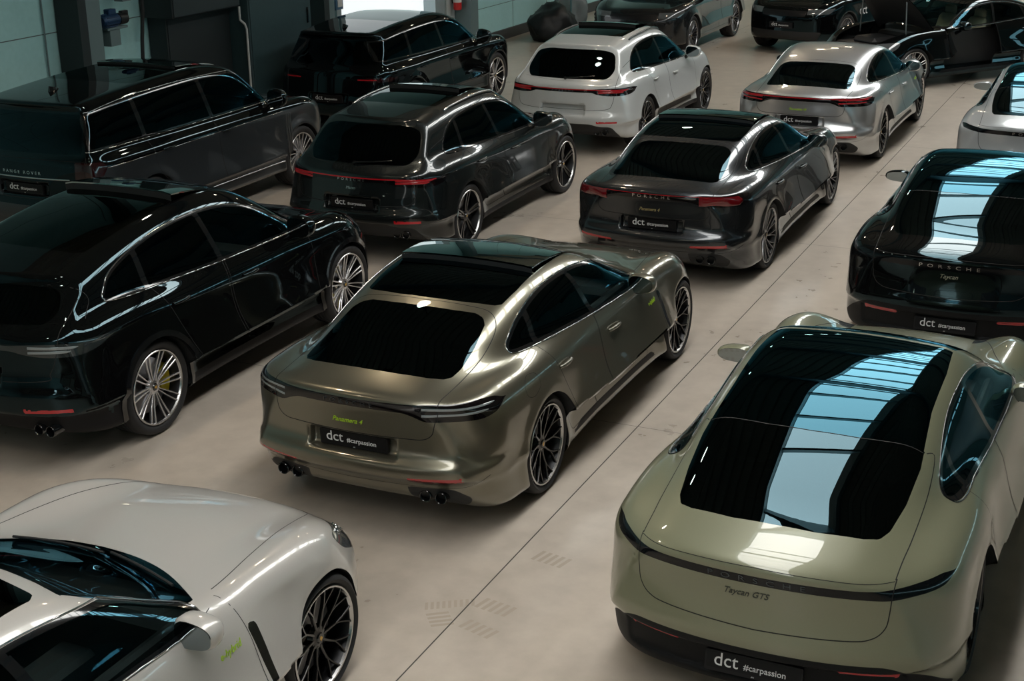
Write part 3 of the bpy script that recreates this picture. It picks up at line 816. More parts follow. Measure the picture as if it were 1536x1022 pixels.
# ---- long low four-door hatchback
PAN = dict(h=.024, wb=2.95, xr=-2.60, xf=2.40, zmax=1.43, wz=.365, wr=.385, wr0=.361, rimr=.298, ww=.30, track=.962, zbelt=1.02,
    roof=[(-3.4, .1), (-2.75, .80), (-2.52, .98), (-2.35, 1.045), (-2.2, 1.095), (-1.9, 1.185), (-1.6, 1.275), (-1.3, 1.35), (-.95, 1.405), (-.55, 1.425), (-.25, 1.41), (0, 1.365), (.30, 1.24), (.65, 1.08), (.95, .95), (1.5, .72), (3, 0)],
    top=[(-3.4, 1.0), (-2.56, 1.025), (-2.35, 1.045), (-2.0, 1.05), (-1, .98), (.5, .97), (.85, .975), (1.4, .93), (1.9, .84), (2.2, .74), (2.4, .62), (3, .3)],
    shoulder=[(-3.4, .98), (-2.54, .995), (-2.3, 1.01), (-1.9, 1.025), (-1.5, 1.02), (-1.0, .99), (0, .97), (.9, .975), (1.4, .965), (1.8, .905), (2.15, .77), (2.4, .61), (3, .3)],
    width=[(-3.4, .86), (-2.55, .90), (-2.2, .942), (-1.6, .968), (-1.3, .967), (-.9, .945), (-.3, .925), (.4, .925), (.95, .94), (1.35, .957), (1.6, .957), (2.0, .93), (2.4, .86), (3, .7)],
    side=[(-1, -.08), (-.15, -.05), (-.04, -.005), (.08, .0), (.2, -.005), (.35, -.01), (.55, .0), (.7, .0), (.85, -.012), (.95, -.03), (1.1, -.07), (2, -.4)],
    gwidth=[(-3.4, .47), (-2.6, .52), (-2.3, .58), (-1.9, .68), (-1.5, .76), (-1.0, .825), (-.4, .865), (.3, .885), (.7, .885), (1.3, .80), (3, .5)], tumble=.42, tum2=.25,
    rear=[(.0, -2.34), (.2, -2.42), (.30, -2.49), (.42, -2.54), (.49, -2.58), (.54, -2.583), (.59, -2.54), (.66, -2.525), (.80, -2.53), (.90, -2.535), (.95, -2.545), (1.01, -2.565), (1.09, -2.45), (1.4, -2.3), (2, -2)],
    front=[(.0, 2.2), (.2, 2.33), (.35, 2.39), (.5, 2.40), (.65, 2.37), (.75, 2.3), (.9, 2.2), (1.5, 1.8)],
    rbow=[(0, .13), (1, .13)], fbow=[(0, .30), (1, .40)], br4=.10, bf4=.1, bottom=[(-3, .33), (-2.5, .28), (-2.1, .15), (2, .15), (2.5, .17)],
    kshoulder=[(-3, .04), (-2.5, .05), (-2.2, .16), (-1, .14), (.2, .11), (1, .12), (2, .20), (3, .3)], kr=.24, kf=.35, kroof=.15, kblend=.13,
    crown=[(-3, .12), (-1.5, .08), (0, .055), (1, .05)], bow=[(-3, -.30), (-1.7, -.22), (-1.05, -.05), (-.35, .05), (.15, .22), (1, .28)],
    mirror=(.38, .985, 1.02), mirror_size=(.10, .115, .08), handles=[(-.21, .845), (-1.16, .875)],
    exhaust=[(.50, .318, .044), (.615, .32, .044)], ex_x=-2.475, plate=.655, scoop=.03, b0=.45, b1=.85, hoodcrown=.02, tub=(-1.5, .8), seatx=-.1)
_dlo = spline([(.56, 1.0), (.36, 1.14), (.11, 1.26), (-.19, 1.325), (-.55, 1.35), (-.95, 1.325), (-1.3, 1.245), (-1.55, 1.14), (-1.61, 1.085), (-1.54, 1.06), (-1.15, 1.045), (-.55, 1.02), (.05, 1.0)], True, 6)
glasses(PAN, _dlo, [line(-.46, -.25, 1.15), line(-1.27, .30, 1.15)], ['CLEAR', 'PRIVACY', 'PRIVACY'])
PAN['top_glass'] = [
    ('windshield', sympoly(list(map(tuple, spline([(.90, 0), (.88, .25), (.80, .5), (.62, .78)], n=5))) + [(.53, .79), (.35, .735), (.05, .62), (-.03, .565), (.01, .4), (.04, .2), (.05, 0)]), 'CLEAR'),
    ('roof_glass', sympoly([(-.05, 0), (-.06, .25), (-.11, .50), (-.17, .54), (-.5, .555), (-.76, .55), (-.77, 0)]), ROOFBLK),
    ('rear_roof_glass', sympoly([(-.80, 0), (-.79, .55), (-1.1, .555), (-1.32, .54), (-1.36, .50), (-1.40, .25), (-1.41, 0)]), 'PRIVACY'),
    ('rear_window', sympoly([(-1.52, 0), (-1.51, .25), (-1.49, .42), (-1.52, .49), (-1.58, .53), (-1.8, .56), (-2.05, .575), (-2.16, .565), (-2.22, .53), (-2.26, .44), (-2.29, .22), (-2.30, 0)]), 'PRIVACY')]
PAN['bands'] = [('tail_light', -2.4, [(0, .925), (.38, .925), (.46, .905), (.55, .872), (.9, .872), (1.1, .895), (1.25, .95), (2, .96)], [(0, .985), (.4, .985), (.6, .99), (.9, .99), (1.1, .98), (1.25, .951), (2, .95)], 1.245, 'TAIL')]
PAN['patches'] = [
    ('headlight', 'xz', inpoly([(1.74, .835), (1.97, .805), (2.20, .71), (2.22, .60), (2.02, .63), (1.82, .735)], .06), lambda P, N: (P[:, 0] > 1.5) & (np.abs(P[:, 1]) > .56), HEADL),
    ('sill_insert', 'xz', inpoly([(-.98, .235), (.90, .235), (.80, .29), (-.80, .29)], .02), side, CLADDING),
    ('fender_vent', 'xz', inpoly([(.775, .84), (.85, .83), (.85, .46), (.80, .46)], .03), side, BLACK),
    ('lower_intake', 'yz', inpoly([(-.62, .20), (.62, .20), (.72, .42), (-.72, .42)], .05), FRONTM, MATTE),
    ('rear_reflector', 'yz', inpoly([(.42, .445), (.78, .46), (.78, .495), (.42, .48)], .01), REARM, REFLECTOR), ('rear_reflector', 'yz', inpoly([(-.42, .445), (-.78, .46), (-.78, .495), (-.42, .48)], .01), REARM, REFLECTOR),
    ('exhaust_recess', 'yz', inpoly([(.38, .385), (.70, .385), (.80, .30), (.74, .22), (.40, .22)], .04), REARM, MATTE), ('exhaust_recess', 'yz', inpoly([(-.38, .385), (-.70, .385), (-.80, .30), (-.74, .22), (-.40, .22)], .04), REARM, MATTE)]
PAN['extra'] = recess(.33, 0, .585, .72, .035)
_fd = inpoly([(.74, .99, .01), (.77, .82, .05), (.76, .50, .08), (.72, .28, .05), (-.42, .28, .02), (-.50, .6, .2), (-.44, 1.002, .01), (.1, .990, .1), (.58, .988, .05)], .03)
_rd = inpoly([(-.45, 1.003, .01), (-.51, .6, .2), (-.43, .28, .02), (-.99, .28, .05), (-1.10, .55, .12), (-1.22, .80, .12), (-1.34, 1.05, .02), (-1.1, 1.03, .05)], .03)
_hd = list(map(tuple, spline([(2.22, 0), (2.2, .25), (2.1, .45), (1.9, .58), (1.5, .66), (1.1, .72), (.78, .765)], n=5)))
PAN['panels'] = both('front_door', 'xz', _fd) + both('rear_door', 'xz', _rd) + [('hood', 'xy', sympoly(_hd + [(.74, .74), (.83, .62), (.92, .40), (.95, .2), (.96, 0)]), lambda P, N: (N[:, 2] > .3) & (P[:, 0] > .6)),
    ('wiper_cowl', 'xy', sympoly([(.96, 0), (.95, .2), (.92, .40), (.83, .62), (.70, .76), (.66, .70), (.80, .5), (.88, .25), (.90, 0)]), lambda P, N: (N[:, 2] > .3) & (P[:, 0] > .6))]
PAN['seams'] = [('xz', _fd, .005), ('xz', _rd, .005),
    ('xy', spline([(-1.44, .0), (-1.43, .3), (-1.44, .5), (-1.55, .60), (-1.8, .63), (-2.1, .63), (-2.3, .625), (-2.42, .62), (-2.50, .62)], n=6), .006),
    ('yz', spline([(.62, 1.0), (.615, .93), (.60, .84), (.58, .78), (.52, .745), (.4, .74), (0, .735)], n=6), .006),
    ('yz', spline([(0, .39), (.4, .395), (.62, .39), (.80, .41), (.9, .47)], n=6), .004),
    ('xz', spline([(-1.60, .86), (-1.62, .95), (-1.74, .97), (-1.82, .92), (-1.80, .85), (-1.70, .82), (-1.60, .86)], n=6), .003),
    ('xy', _hd, .006)]
PAN['trims'] = [('window_trim', shrink(_dlo, -.004), .005, True, 'TRIM')]

# ---- low electric saloon, one sweep of glass from windscreen to tail
TAY = dict(PAN); TAY.update(wb=2.90, xr=-2.56, xf=2.36, zmax=1.40, wz=.362, wr=.385, wr0=.358, track=.972, zbelt=.98,
    roof=[(-3.4, .1), (-2.75, .74), (-2.52, .93), (-2.3, 1.01), (-2.1, 1.065), (-1.8, 1.15), (-1.5, 1.23), (-1.2, 1.30), (-.85, 1.36), (-.4, 1.385), (0, 1.36), (.3, 1.27), (.6, 1.14), (.9, 1.0), (1.2, .86), (1.6, .7), (3, 0)],
    top=[(-3.4, .93), (-2.52, .955), (-2.3, .975), (-2.0, .98), (-1, .95), (.5, .90), (1.0, .88), (1.4, .83), (1.9, .76), (2.15, .70), (2.4, .6), (3, .3)],
    shoulder=[(-3.4, .88), (-2.52, .90), (-2.3, .93), (-1.9, .975), (-1.45, .985), (-1.0, .95), (-.3, .92), (.6, .92), (1.0, .93), (1.4, .945), (1.8, .90), (2.15, .76), (2.4, .6), (3, .3)],
    width=[(-3.4, .84), (-2.5, .90), (-2.2, .945), (-1.5, .983), (-1.2, .978), (-.8, .945), (-.2, .925), (.4, .925), (.9, .94), (1.35, .962), (1.6, .962), (2.0, .93), (2.4, .85), (3, .7)],
    gwidth=[(-3.4, .52), (-2.6, .56), (-2.3, .60), (-1.9, .68), (-1.5, .75), (-1.0, .80), (-.4, .84), (.3, .84), (.75, .82), (1.3, .74), (3, .5)], tumble=.46, tum2=.25,
    rear=[(.0, -2.36), (.2, -2.44), (.35, -2.49), (.47, -2.52), (.53, -2.535), (.60, -2.52), (.75, -2.50), (.86, -2.505), (.93, -2.52), (1.05, -2.45), (1.4, -2.3), (2, -2)],
    rbow=[(0, .17), (1, .17)], br4=.14, bottom=[(-3, .24), (-2.5, .20), (-2.1, .15), (2, .15), (2.5, .17)], kr=.30, kshoulder=[(-3, .06), (-2.45, .07), (-2.1, .20), (-1, .18), (1, .18), (2, .22), (3, .3)],
    crown=[(-3, .10), (-1.5, .08), (0, .06), (1, .05)], bow=[(-3, -.28), (-1.7, -.2), (-1.05, -.05), (-.35, .05), (.25, .22), (1, .28)], scoop=.038,
    mirror=(.50, 1.0, .92), mirror_size=(.10, .125, .058), handles=[], exhaust=[], plate=.36, tub=(-1.4, .9), seatx=0., grear=None)
TAY.pop('grear')
_dlo = spline([(.74, .93), (.5, 1.06), (.2, 1.185), (-.1, 1.255), (-.45, 1.28), (-.85, 1.25), (-1.2, 1.165), (-1.45, 1.06), (-1.50, 1.01), (-1.42, .985), (-1.0, .965), (-.3, .94), (.3, .925)], True, 6)
glasses(TAY, _dlo, [line(-.40, -.25, 1.08), line(-1.2, .30, 1.08)], ['CLEAR', 'PRIVACY', 'PRIVACY'])
_wt = [(-.05, 0), (-.06, .25), (-.10, .5), (-.15, .55)]
TAY['top_glass'] = [
    ('windshield', sympoly(list(map(tuple, spline([(1.06, 0), (1.04, .25), (.95, .5), (.80, .70)], n=5))) + [(.70, .72), (.4, .66), (.05, .58), (-.05, .56), (-.04, .3), (-.03, 0)]), 'CLEAR'),
    ('roof_glass', sympoly([(-.07, 0), (-.08, .25), (-.10, .555), (-.5, .58), (-1.0, .58), (-1.375, .605), (-1.425, .25), (-1.435, 0)]), SKYGLASS),
    ('rear_window', sympoly([(-1.39, 0), (-1.38, .25), (-1.35, .52), (-1.36, .607), (-1.5, .615), (-1.8, .60), (-2.05, .565), (-2.14, .53), (-2.18, .46), (-2.225, .22), (-2.23, 0)]), 'PRIVACY')]
TAY['bands'] = [('tail_light', -2.3, [(0, .850), (.8, .85), (1.0, .855), (1.18, .885), (2, .93)], [(0, .900), (.8, .900), (1.0, .900), (1.18, .886), (2, .92)], 1.17, 'TAIL')]
TAY['patches'] = [
    ('headlight', 'xz', inpoly([(1.75, .80), (2.0, .77), (2.18, .66), (2.18, .45), (2.05, .5), (1.9, .66)], .06), lambda P, N: (P[:, 0] > 1.5) & (np.abs(P[:, 1]) > .45), HEADL),
    ('lower_intake', 'yz', inpoly([(-.62, .20), (.62, .20), (.72, .36), (-.72, .36)], .05), FRONTM, MATTE),
    ('rear_reflector', 'yz', inpoly([(.42, .40), (.72, .40), (.72, .43), (.42, .43)], .01), REARM, REFLECTOR), ('rear_reflector', 'yz', inpoly([(-.42, .40), (-.72, .40), (-.72, .43), (-.42, .43)], .01), REARM, REFLECTOR),
    ('rear_diffuser', 'yz', inpoly([(-.70, .50, .08), (.70, .50, .08), (.87, .36, .08), (.95, .25, .02), (.80, .1), (-.80, .1), (-.95, .25, .02), (-.87, .36, .08)], .03), REARM, mat('diffuser_grey', (.007, .008, .009), .6, spec=.2)),
    ('side_skirt', 'xz', inpoly([(-1.05, .235), (1.05, .235), (1.05, .10), (-1.05, .10)], .02), side, mat('skirt_black', (.015, .016, .017), .25, coat=.6))]
TAY['extra'] = recess(.74, 0, .27, .455, .03)
_fd = inpoly([(.92, .92, .01), (.97, .75, .05), (.93, .45, .08), (.86, .26, .05), (-.38, .26, .02), (-.46, .55, .2), (-.40, .935, .01), (.2, .915, .1), (.78, .918, .05)], .03)
_rd = inpoly([(-.41, .936, .01), (-.47, .55, .2), (-.39, .26, .02), (-.93, .26, .05), (-1.06, .5, .12), (-1.16, .75, .12), (-1.28, .985, .02), (-1.0, .955, .05)], .03)
_hd = list(map(tuple, spline([(2.2, 0), (2.17, .25), (2.05, .42), (1.8, .55), (1.5, .62), (1.2, .68), (.94, .75)], n=5)))
TAY['panels'] = both('front_door', 'xz', _fd) + both('rear_door', 'xz', _rd) + [('hood', 'xy', sympoly(_hd + [(.86, .74), (.99, .56), (1.08, .40), (1.12, .2), (1.13, 0)]), lambda P, N: (N[:, 2] > .3) & (P[:, 0] > .7))]
TAY['seams'] = [('xz', _fd, .005), ('xz', _rd, .005),
    ('xy', [(-1.435, 0), (-1.425, .25), (-1.375, .605)], .006), ('xy', spline([(-1.36, .62), (-1.33, .66), (-1.6, .68), (-2.0, .675), (-2.2, .665), (-2.36, .66)], n=6), .006),
    ('yz', spline([(.665, .93), (.66, .86), (.655, .78), (.64, .70), (.58, .645), (.45, .625), (0, .61)], n=6), .006),
    ('yz', spline([(0, .945), (.35, .938), (.66, .925)], n=6), .004), ('xy', _hd, .006)]
TAY['trims'] = [('window_trim', shrink(_dlo, -.004), .005, True, 'TRIM')]

def zscale(S, k):                 # stretch a body description upwards
    for c in ('roof', 'top', 'shoulder', 'gz'):
        if c in S: S[c] = [(x, z * k) for x, z in S[c]]
    for c in ('rear', 'front', 'grear'):
        if c in S: S[c] = [(z * k, x) for z, x in S[c]]
    S['zmax'] *= k; S['zbelt'] *= k; S['dlo'] = np.array(S['dlo']) * [1, k]
    S['side_glass'] = [(n, np.array(p) * [1, k], m) for n, p, m in S['side_glass']]
    S['rear_glass'] = [(n, np.array(p) * [1, k], m) for n, p, m in S.get('rear_glass', [])]
    S['bands'] = [(n, x, [(a, b * k) for a, b in lo], [(a, b * k) for a, b in hi], e, m) for n, x, lo, hi, e, m in S['bands']]
    S['patches'] = [(n, pr, np.array(p) * [1, k] if pr != 'xy' else p, mk, m) for n, pr, p, mk, m in S['patches']]
    S['panels'] = [(n, pr, np.array(p) * [1, k] if pr != 'xy' else p, mk) for n, pr, p, mk in S['panels']]
    S['seams'] = [(pr, np.array(p) * [1, k] if pr != 'xy' else p, w) for pr, p, w in S['seams']]
    S['trims'] = [(n, np.array(p) * [1, k], w, c, m) for n, p, w, c, m in S['trims']]
    x, y, z = S['mirror']; S['mirror'] = (x, y, z * k); S['handles'] = [(x, z * k) for x, z in S['handles']]; S['plate'] *= k
zscale(TAY, 1.035); TAY['plate'] = .365

# ---- compact sports utility
MAC = dict(h=.026, wb=2.807, xr=-2.42, xf=2.25, zmax=1.63, wz=.375, wr=.40, wr0=.372, rimr=.298, ww=.28, track=.955, zbelt=1.06,
    roof=[(-3.4, 1.15), (-2.3, 1.42), (-2.0, 1.49), (-1.7, 1.535), (-1.3, 1.58), (-.8, 1.61), (-.4, 1.615), (-.1, 1.59), (.15, 1.53), (.45, 1.38), (.75, 1.21), (1.05, 1.06), (1.5, .8), (3, 0)],
    top=[(-3.4, 1.0), (-2.4, 1.0), (-2.0, 1.0), (-1, 1.0), (.5, 1.03), (.95, 1.05), (1.4, 1.01), (1.8, .93), (2.1, .80), (2.3, .62), (3, .3)],
    shoulder=[(-3.4, 1.03), (-2.35, 1.04), (-2.0, 1.075), (-1.5, 1.095), (-1.0, 1.06), (0, 1.03), (.9, 1.03), (1.4, 1.04), (1.8, .97), (2.1, .82), (2.3, .62), (3, .3)],
    width=[(-3.4, .86), (-2.4, .90), (-2.1, .93), (-1.5, .962), (-1.2, .955), (-.8, .93), (-.2, .915), (.4, .915), (.9, .93), (1.3, .95), (1.5, .95), (1.9, .92), (2.3, .84), (3, .7)],
    side=[(-1, -.08), (-.1, -.05), (0, -.02), (.08, -.005), (.2, -.005), (.35, -.01), (.55, .0), (.72, .0), (.85, -.012), (.95, -.03), (1.1, -.07), (2, -.4)],
    gwidth=[(-3.4, .72), (-2.4, .76), (-2.0, .78), (-1.5, .805), (-1.0, .82), (-.4, .84), (.3, .84), (.75, .82), (1.3, .74), (3, .5)], tumble=.34, tum2=.2,
    rear=[(.0, -2.25), (.2, -2.30), (.35, -2.36), (.48, -2.40), (.56, -2.41), (.62, -2.36), (.75, -2.335), (.9, -2.32), (1.0, -2.33), (1.05, -2.30), (1.2, -2.2), (2, -1.9)],
    grear=[(.5, -2.40), (.95, -2.33), (1.02, -2.29), (1.1, -2.22), (1.25, -2.07), (1.4, -1.92), (1.47, -1.88), (1.52, -1.90), (1.6, -1.95), (2.2, -2.3)], gbow=.28, kg=.05,
    front=[(.0, 2.05), (.2, 2.18), (.35, 2.24), (.6, 2.25), (.75, 2.2), (.9, 2.1), (1.5, 1.7)],
    rbow=[(0, .15), (1, .15)], fbow=[(0, .26), (1, .34)], br4=.10, bf4=.1, bottom=[(-3, .34), (-2.3, .30), (-1.9, .22), (1.8, .22), (2.3, .24)],
    kshoulder=[(-3, .06), (-2.3, .08), (-2.0, .16), (-1, .16), (1, .16), (2, .22), (3, .3)], kr=.24, kf=.32, kroof=.15, kblend=.10,
    crown=[(-3, .08), (-1.5, .07), (0, .06), (1, .05)], bow=[(-3, -.10), (-1.5, -.05), (-.35, .05), (.15, .20), (1, .26)],
    mirror=(.55, 1.0, 1.12), mirror_size=(.10, .12, .09), handles=[(-.10, .90), (-1.02, .94)], seatz=.42,
    exhaust=[(.52, .35, .045), (.63, .352, .045)], ex_x=-2.31, plate=.66, scoop=.03, b0=.45, b1=.85, hoodcrown=.02, tub=(-1.6, .85), seatx=-.05, roof_sig=.06)
_dlo = spline([(.70, 1.06), (.5, 1.20), (.22, 1.35), (-.05, 1.435), (-.45, 1.475), (-.9, 1.46), (-1.25, 1.41), (-1.48, 1.32), (-1.62, 1.20), (-1.64, 1.14), (-1.56, 1.115), (-1.1, 1.095), (-.4, 1.07), (.2, 1.055)], True, 6)
glasses(MAC, _dlo, [line(-.40, -.20, 1.2), line(-1.22, .10, 1.2)], ['CLEAR', 'PRIVACY', 'PRIVACY'])
MAC['top_glass'] = [
    ('windshield', sympoly(list(map(tuple, spline([(1.00, 0), (.98, .25), (.90, .5), (.76, .70)], n=5))) + [(.66, .74), (.4, .69), (.12, .62), (.04, .60), (.08, .4), (.11, .2), (.12, 0)]), 'CLEAR'),
    ('roof_glass', sympoly([(-.05, 0), (-.06, .45), (-.2, .50), (-.9, .50), (-1.28, .49), (-1.32, .40), (-1.34, 0)]), ROOFBLK)]
MAC['rear_glass'] = [('rear_window', inpoly([(-.60, 1.075, .06), (.60, 1.075, .06), (.67, 1.18, .1), (.60, 1.40, .08), (.40, 1.445, .1), (-.40, 1.445, .1), (-.60, 1.40, .08), (-.67, 1.18, .1)], .05), 'PRIVACY')]
MAC['bands'] = [('tail_light', -2.2, [(0, .905), (.42, .905), (.52, .875), (.70, .862), (1.0, .87), (1.2, .90), (1.32, .955), (2, .96)], [(0, .950), (.4, .950), (.6, .965), (.9, .972), (1.15, .972), (1.32, .957), (2, .95)], 1.31, 'TAIL')]
MAC['patches'] = [
    ('headlight', 'xz', inpoly([(1.55, .96), (1.9, .90), (2.1, .78), (2.10, .70), (1.9, .74), (1.65, .86)], .06), lambda P, N: (P[:, 0] > 1.4) & (np.abs(P[:, 1]) > .45), HEADL),
    ('lower_intake', 'yz', inpoly([(-.7, .28), (.7, .28), (.8, .62), (-.8, .62)], .05), FRONTM, MATTE),
    ('rear_reflector', 'yz', inpoly([(.52, .475), (.80, .485), (.80, .51), (.52, .50)], .01), REARM, REFLECTOR), ('rear_reflector', 'yz', inpoly([(-.52, .475), (-.80, .485), (-.80, .51), (-.52, .50)], .01), REARM, REFLECTOR),
    ('rear_diffuser', 'yz', inpoly([(-.42, .47, .05), (.42, .47, .05), (.55, .43, .05), (.72, .43, .05), (.80, .30, .02), (.80, .1), (-.80, .1), (-.80, .30, .02), (-.72, .43, .05), (-.55, .43, .05)], .03), REARM, MATTE),
    ('lower_cladding', 'xz', inpoly([(-1.03, .31), (1.03, .31), (1.03, .15), (-1.03, .15)], .01), side, CLADDING),
    ('side_blade', 'xz', inpoly([(-.75, .44, .03), (.80, .40, .02), (.80, .33, .02), (-.85, .36, .03)], .02), side, 'SKIRT')]
MAC['extra'] = recess(.33, 0, .59, .73, .035)
_fd = inpoly([(.82, 1.05, .01), (.86, .85, .05), (.84, .55, .08), (.80, .36, .05), (-.34, .36, .02), (-.42, .7, .2), (-.37, 1.065, .01), (.2, 1.045, .1), (.70, 1.05, .05)], .03)
_rd = inpoly([(-.38, 1.066, .01), (-.43, .7, .2), (-.35, .36, .02), (-.88, .36, .05), (-.99, .60, .12), (-1.12, .85, .12), (-1.24, 1.10, .02), (-1.0, 1.085, .05)], .03)
_hd = list(map(tuple, spline([(2.08, 0), (2.05, .3), (1.93, .52), (1.6, .66), (1.2, .74), (.88, .80)], n=5)))
MAC['panels'] = both('front_door', 'xz', _fd) + both('rear_door', 'xz', _rd) + [('hood', 'xy', sympoly(_hd + [(.80, .77), (.92, .62), (1.02, .40), (1.05, .2), (1.06, 0)]), lambda P, N: (N[:, 2] > .3) & (P[:, 0] > .65))]
MAC['seams'] = [('xz', _fd, .005), ('xz', _rd, .005),
    ('yz', spline([(.72, 1.30), (.74, 1.12), (.75, 1.0), (.74, .88), (.72, .76), (.66, .68), (.4, .66), (0, .655)], n=6), .006),
    ('yz', spline([(.66, 1.08), (.3, 1.055), (0, 1.05)], n=6), .003), ('xy', _hd, .006)]
MAC['trims'] = [('window_trim', shrink(_dlo, -.004), .005, True, 'TRIM')]

# ---- large coupe-roofed sports utility
CAY = dict(MAC); CAY.update(wb=2.895, xr=-2.52, xf=2.34, zmax=1.69, wz=.385, wr=.415, wr0=.385, rimr=.305, ww=.29, track=.975, zbelt=1.12,
    roof=[(-3.4, 1.05), (-2.5, 1.27), (-2.2, 1.36), (-1.9, 1.44), (-1.5, 1.54), (-1.1, 1.615), (-.7, 1.66), (-.3, 1.67), (0, 1.645), (.25, 1.585), (.55, 1.44), (.85, 1.27), (1.15, 1.10), (1.5, .9), (3, 0)],
    top=[(-3.4, 1.05), (-2.4, 1.05), (-2.0, 1.05), (-1, 1.05), (.5, 1.07), (1.0, 1.09), (1.4, 1.05), (1.85, .98), (2.15, .86), (2.35, .66), (3, .3)],
    shoulder=[(-3.4, 1.04), (-2.45, 1.055), (-2.1, 1.10), (-1.5, 1.135), (-1.0, 1.10), (0, 1.08), (.9, 1.08), (1.4, 1.085), (1.85, 1.02), (2.15, .88), (2.35, .66), (3, .3)],
    width=[(-3.4, .88), (-2.5, .92), (-2.15, .955), (-1.5, .985), (-1.2, .98), (-.8, .955), (-.2, .94), (.4, .94), (.9, .955), (1.35, .975), (1.6, .975), (2.0, .94), (2.35, .86), (3, .7)],
    rear=[(.0, -2.33), (.2, -2.38), (.35, -2.43), (.50, -2.48), (.60, -2.495), (.68, -2.45), (.8, -2.42), (.95, -2.42), (1.05, -2.42), (1.1, -2.40), (1.25, -2.3), (2, -2.0)],
    grear=[(.5, -2.48), (1.0, -2.42), (1.08, -2.38), (1.15, -2.30), (1.25, -2.17), (1.33, -2.08), (1.38, -2.06), (1.42, -2.12), (1.6, -2.2), (2.2, -2.4)], gbow=.30, kg=.045,
    front=[(.0, 2.12), (.2, 2.26), (.35, 2.33), (.65, 2.34), (.8, 2.28), (.95, 2.18), (1.5, 1.75)], bottom=[(-3, .34), (-2.4, .30), (-1.9, .23), (1.8, .23), (2.3, .25)],
    gwidth=[(-3.4, .70), (-2.5, .75), (-2.1, .79), (-1.5, .83), (-1.0, .85), (-.4, .87), (.3, .87), (.75, .85), (1.3, .76), (3, .5)],
    mirror=(.60, 1.03, 1.18), mirror_size=(.11, .13, .10), handles=[(-.10, .95), (-1.06, .99)], exhaust=[(.60, .34, .045), (.71, .342, .045)], ex_x=-2.40, plate=.74, seatz=.45, tub=(-1.6, .9))
_dlo = spline([(.78, 1.12), (.55, 1.27), (.25, 1.42), (-.05, 1.505), (-.45, 1.54), (-.9, 1.515), (-1.3, 1.445), (-1.6, 1.35), (-1.74, 1.24), (-1.76, 1.19), (-1.68, 1.165), (-1.1, 1.145), (-.4, 1.125), (.2, 1.115)], True, 6)
glasses(CAY, _dlo, [line(-.40, -.20, 1.25), line(-1.30, .05, 1.25)], ['CLEAR', 'PRIVACY', 'PRIVACY'])
CAY['top_glass'] = [
    ('windshield', sympoly(list(map(tuple, spline([(1.10, 0), (1.08, .25), (1.0, .5), (.86, .72)], n=5))) + [(.76, .76), (.5, .71), (.22, .64), (.14, .62), (.18, .4), (.21, .2), (.22, 0)]), 'CLEAR'),
    ('roof_glass', sympoly([(.03, 0), (.02, .45), (-.1, .54), (-.7, .56), (-1.35, .55), (-1.62, .53), (-1.66, .44), (-1.68, 0)]), ROOFBLK)]
CAY['rear_glass'] = [('rear_window', inpoly([(-.62, 1.11, .05), (.62, 1.11, .05), (.68, 1.18, .06), (.60, 1.31, .06), (.40, 1.33, .1), (-.40, 1.33, .1), (-.60, 1.31, .06), (-.68, 1.18, .06)], .05), 'PRIVACY')]
CAY['bands'] = [('tail_light', -2.3, [(0, .94), (.42, .94), (.52, .92), (.70, .90), (1.0, .905), (1.2, .93), (1.42, .99), (2, 1.0)], [(0, .98), (.4, .98), (.6, .995), (.9, 1.0), (1.15, 1.005), (1.42, .993), (2, .99)], 1.40, 'TAIL')]
CAY['patches'] = [
    ('headlight', 'xz', inpoly([(1.62, 1.0), (2.0, .94), (2.2, .82), (2.20, .74), (2.0, .78), (1.75, .90)], .06), lambda P, N: (P[:, 0] > 1.4) & (np.abs(P[:, 1]) > .45), HEADL),
    ('lower_intake', 'yz', inpoly([(-.7, .28), (.7, .28), (.8, .66), (-.8, .66)], .05), FRONTM, MATTE),
    ('lower_cladding', 'xz', inpoly([(-1.05, .34), (1.05, .34), (1.05, .15), (-1.05, .15)], .01), side, CLADDING), ('rear_diffuser', 'yz', inpoly([(-.98, .45), (.98, .45), (.98, .1), (-.98, .1)], .02), REARM, CLADDING),
    ('rear_reflector', 'yz', inpoly([(.52, .475), (.86, .485), (.86, .51), (.52, .50)], .01), REARM, REFLECTOR), ('rear_reflector', 'yz', inpoly([(-.52, .475), (-.86, .485), (-.86, .51), (-.52, .50)], .01), REARM, REFLECTOR)]
CAY['extra'] = recess(.33, 0, .67, .81, .035); CAY['cladding'] = .045
def _up(poly, dx, dz): return np.array(poly) + [dx, dz]
_fd2, _rd2 = _up(_fd, .02, .06), _up(_rd, .0, .055); _rd2[:, 0] = np.where(_rd2[:, 0] < -.6, _rd2[:, 0] - .05, _rd2[:, 0])
_hd2 = [(x + .08, y * 1.02) for x, y in _hd]
CAY['panels'] = both('front_door', 'xz', _fd2) + both('rear_door', 'xz', _rd2) + [('hood', 'xy', sympoly(_hd2 + [(.90, .79), (1.02, .62), (1.12, .40), (1.15, .2), (1.16, 0)]), lambda P, N: (N[:, 2] > .3) & (P[:, 0] > .75))]
CAY['seams'] = [('xz', _fd2, .005), ('xz', _rd2, .005), ('yz', spline([(.74, 1.25), (.77, 1.1), (.78, 1.0), (.76, .88), (.72, .78), (.66, .72), (0, .70)], n=6), .006), ('xy', _hd2, .006),
    ('xz', spline([(-2.12, 1.36), (-1.95, 1.32), (-1.90, 1.22), (-2.02, 1.12)], n=6), .005)]
CAY['trims'] = [('window_trim', shrink(_dlo, -.004), .006, True, 'TRIM')]

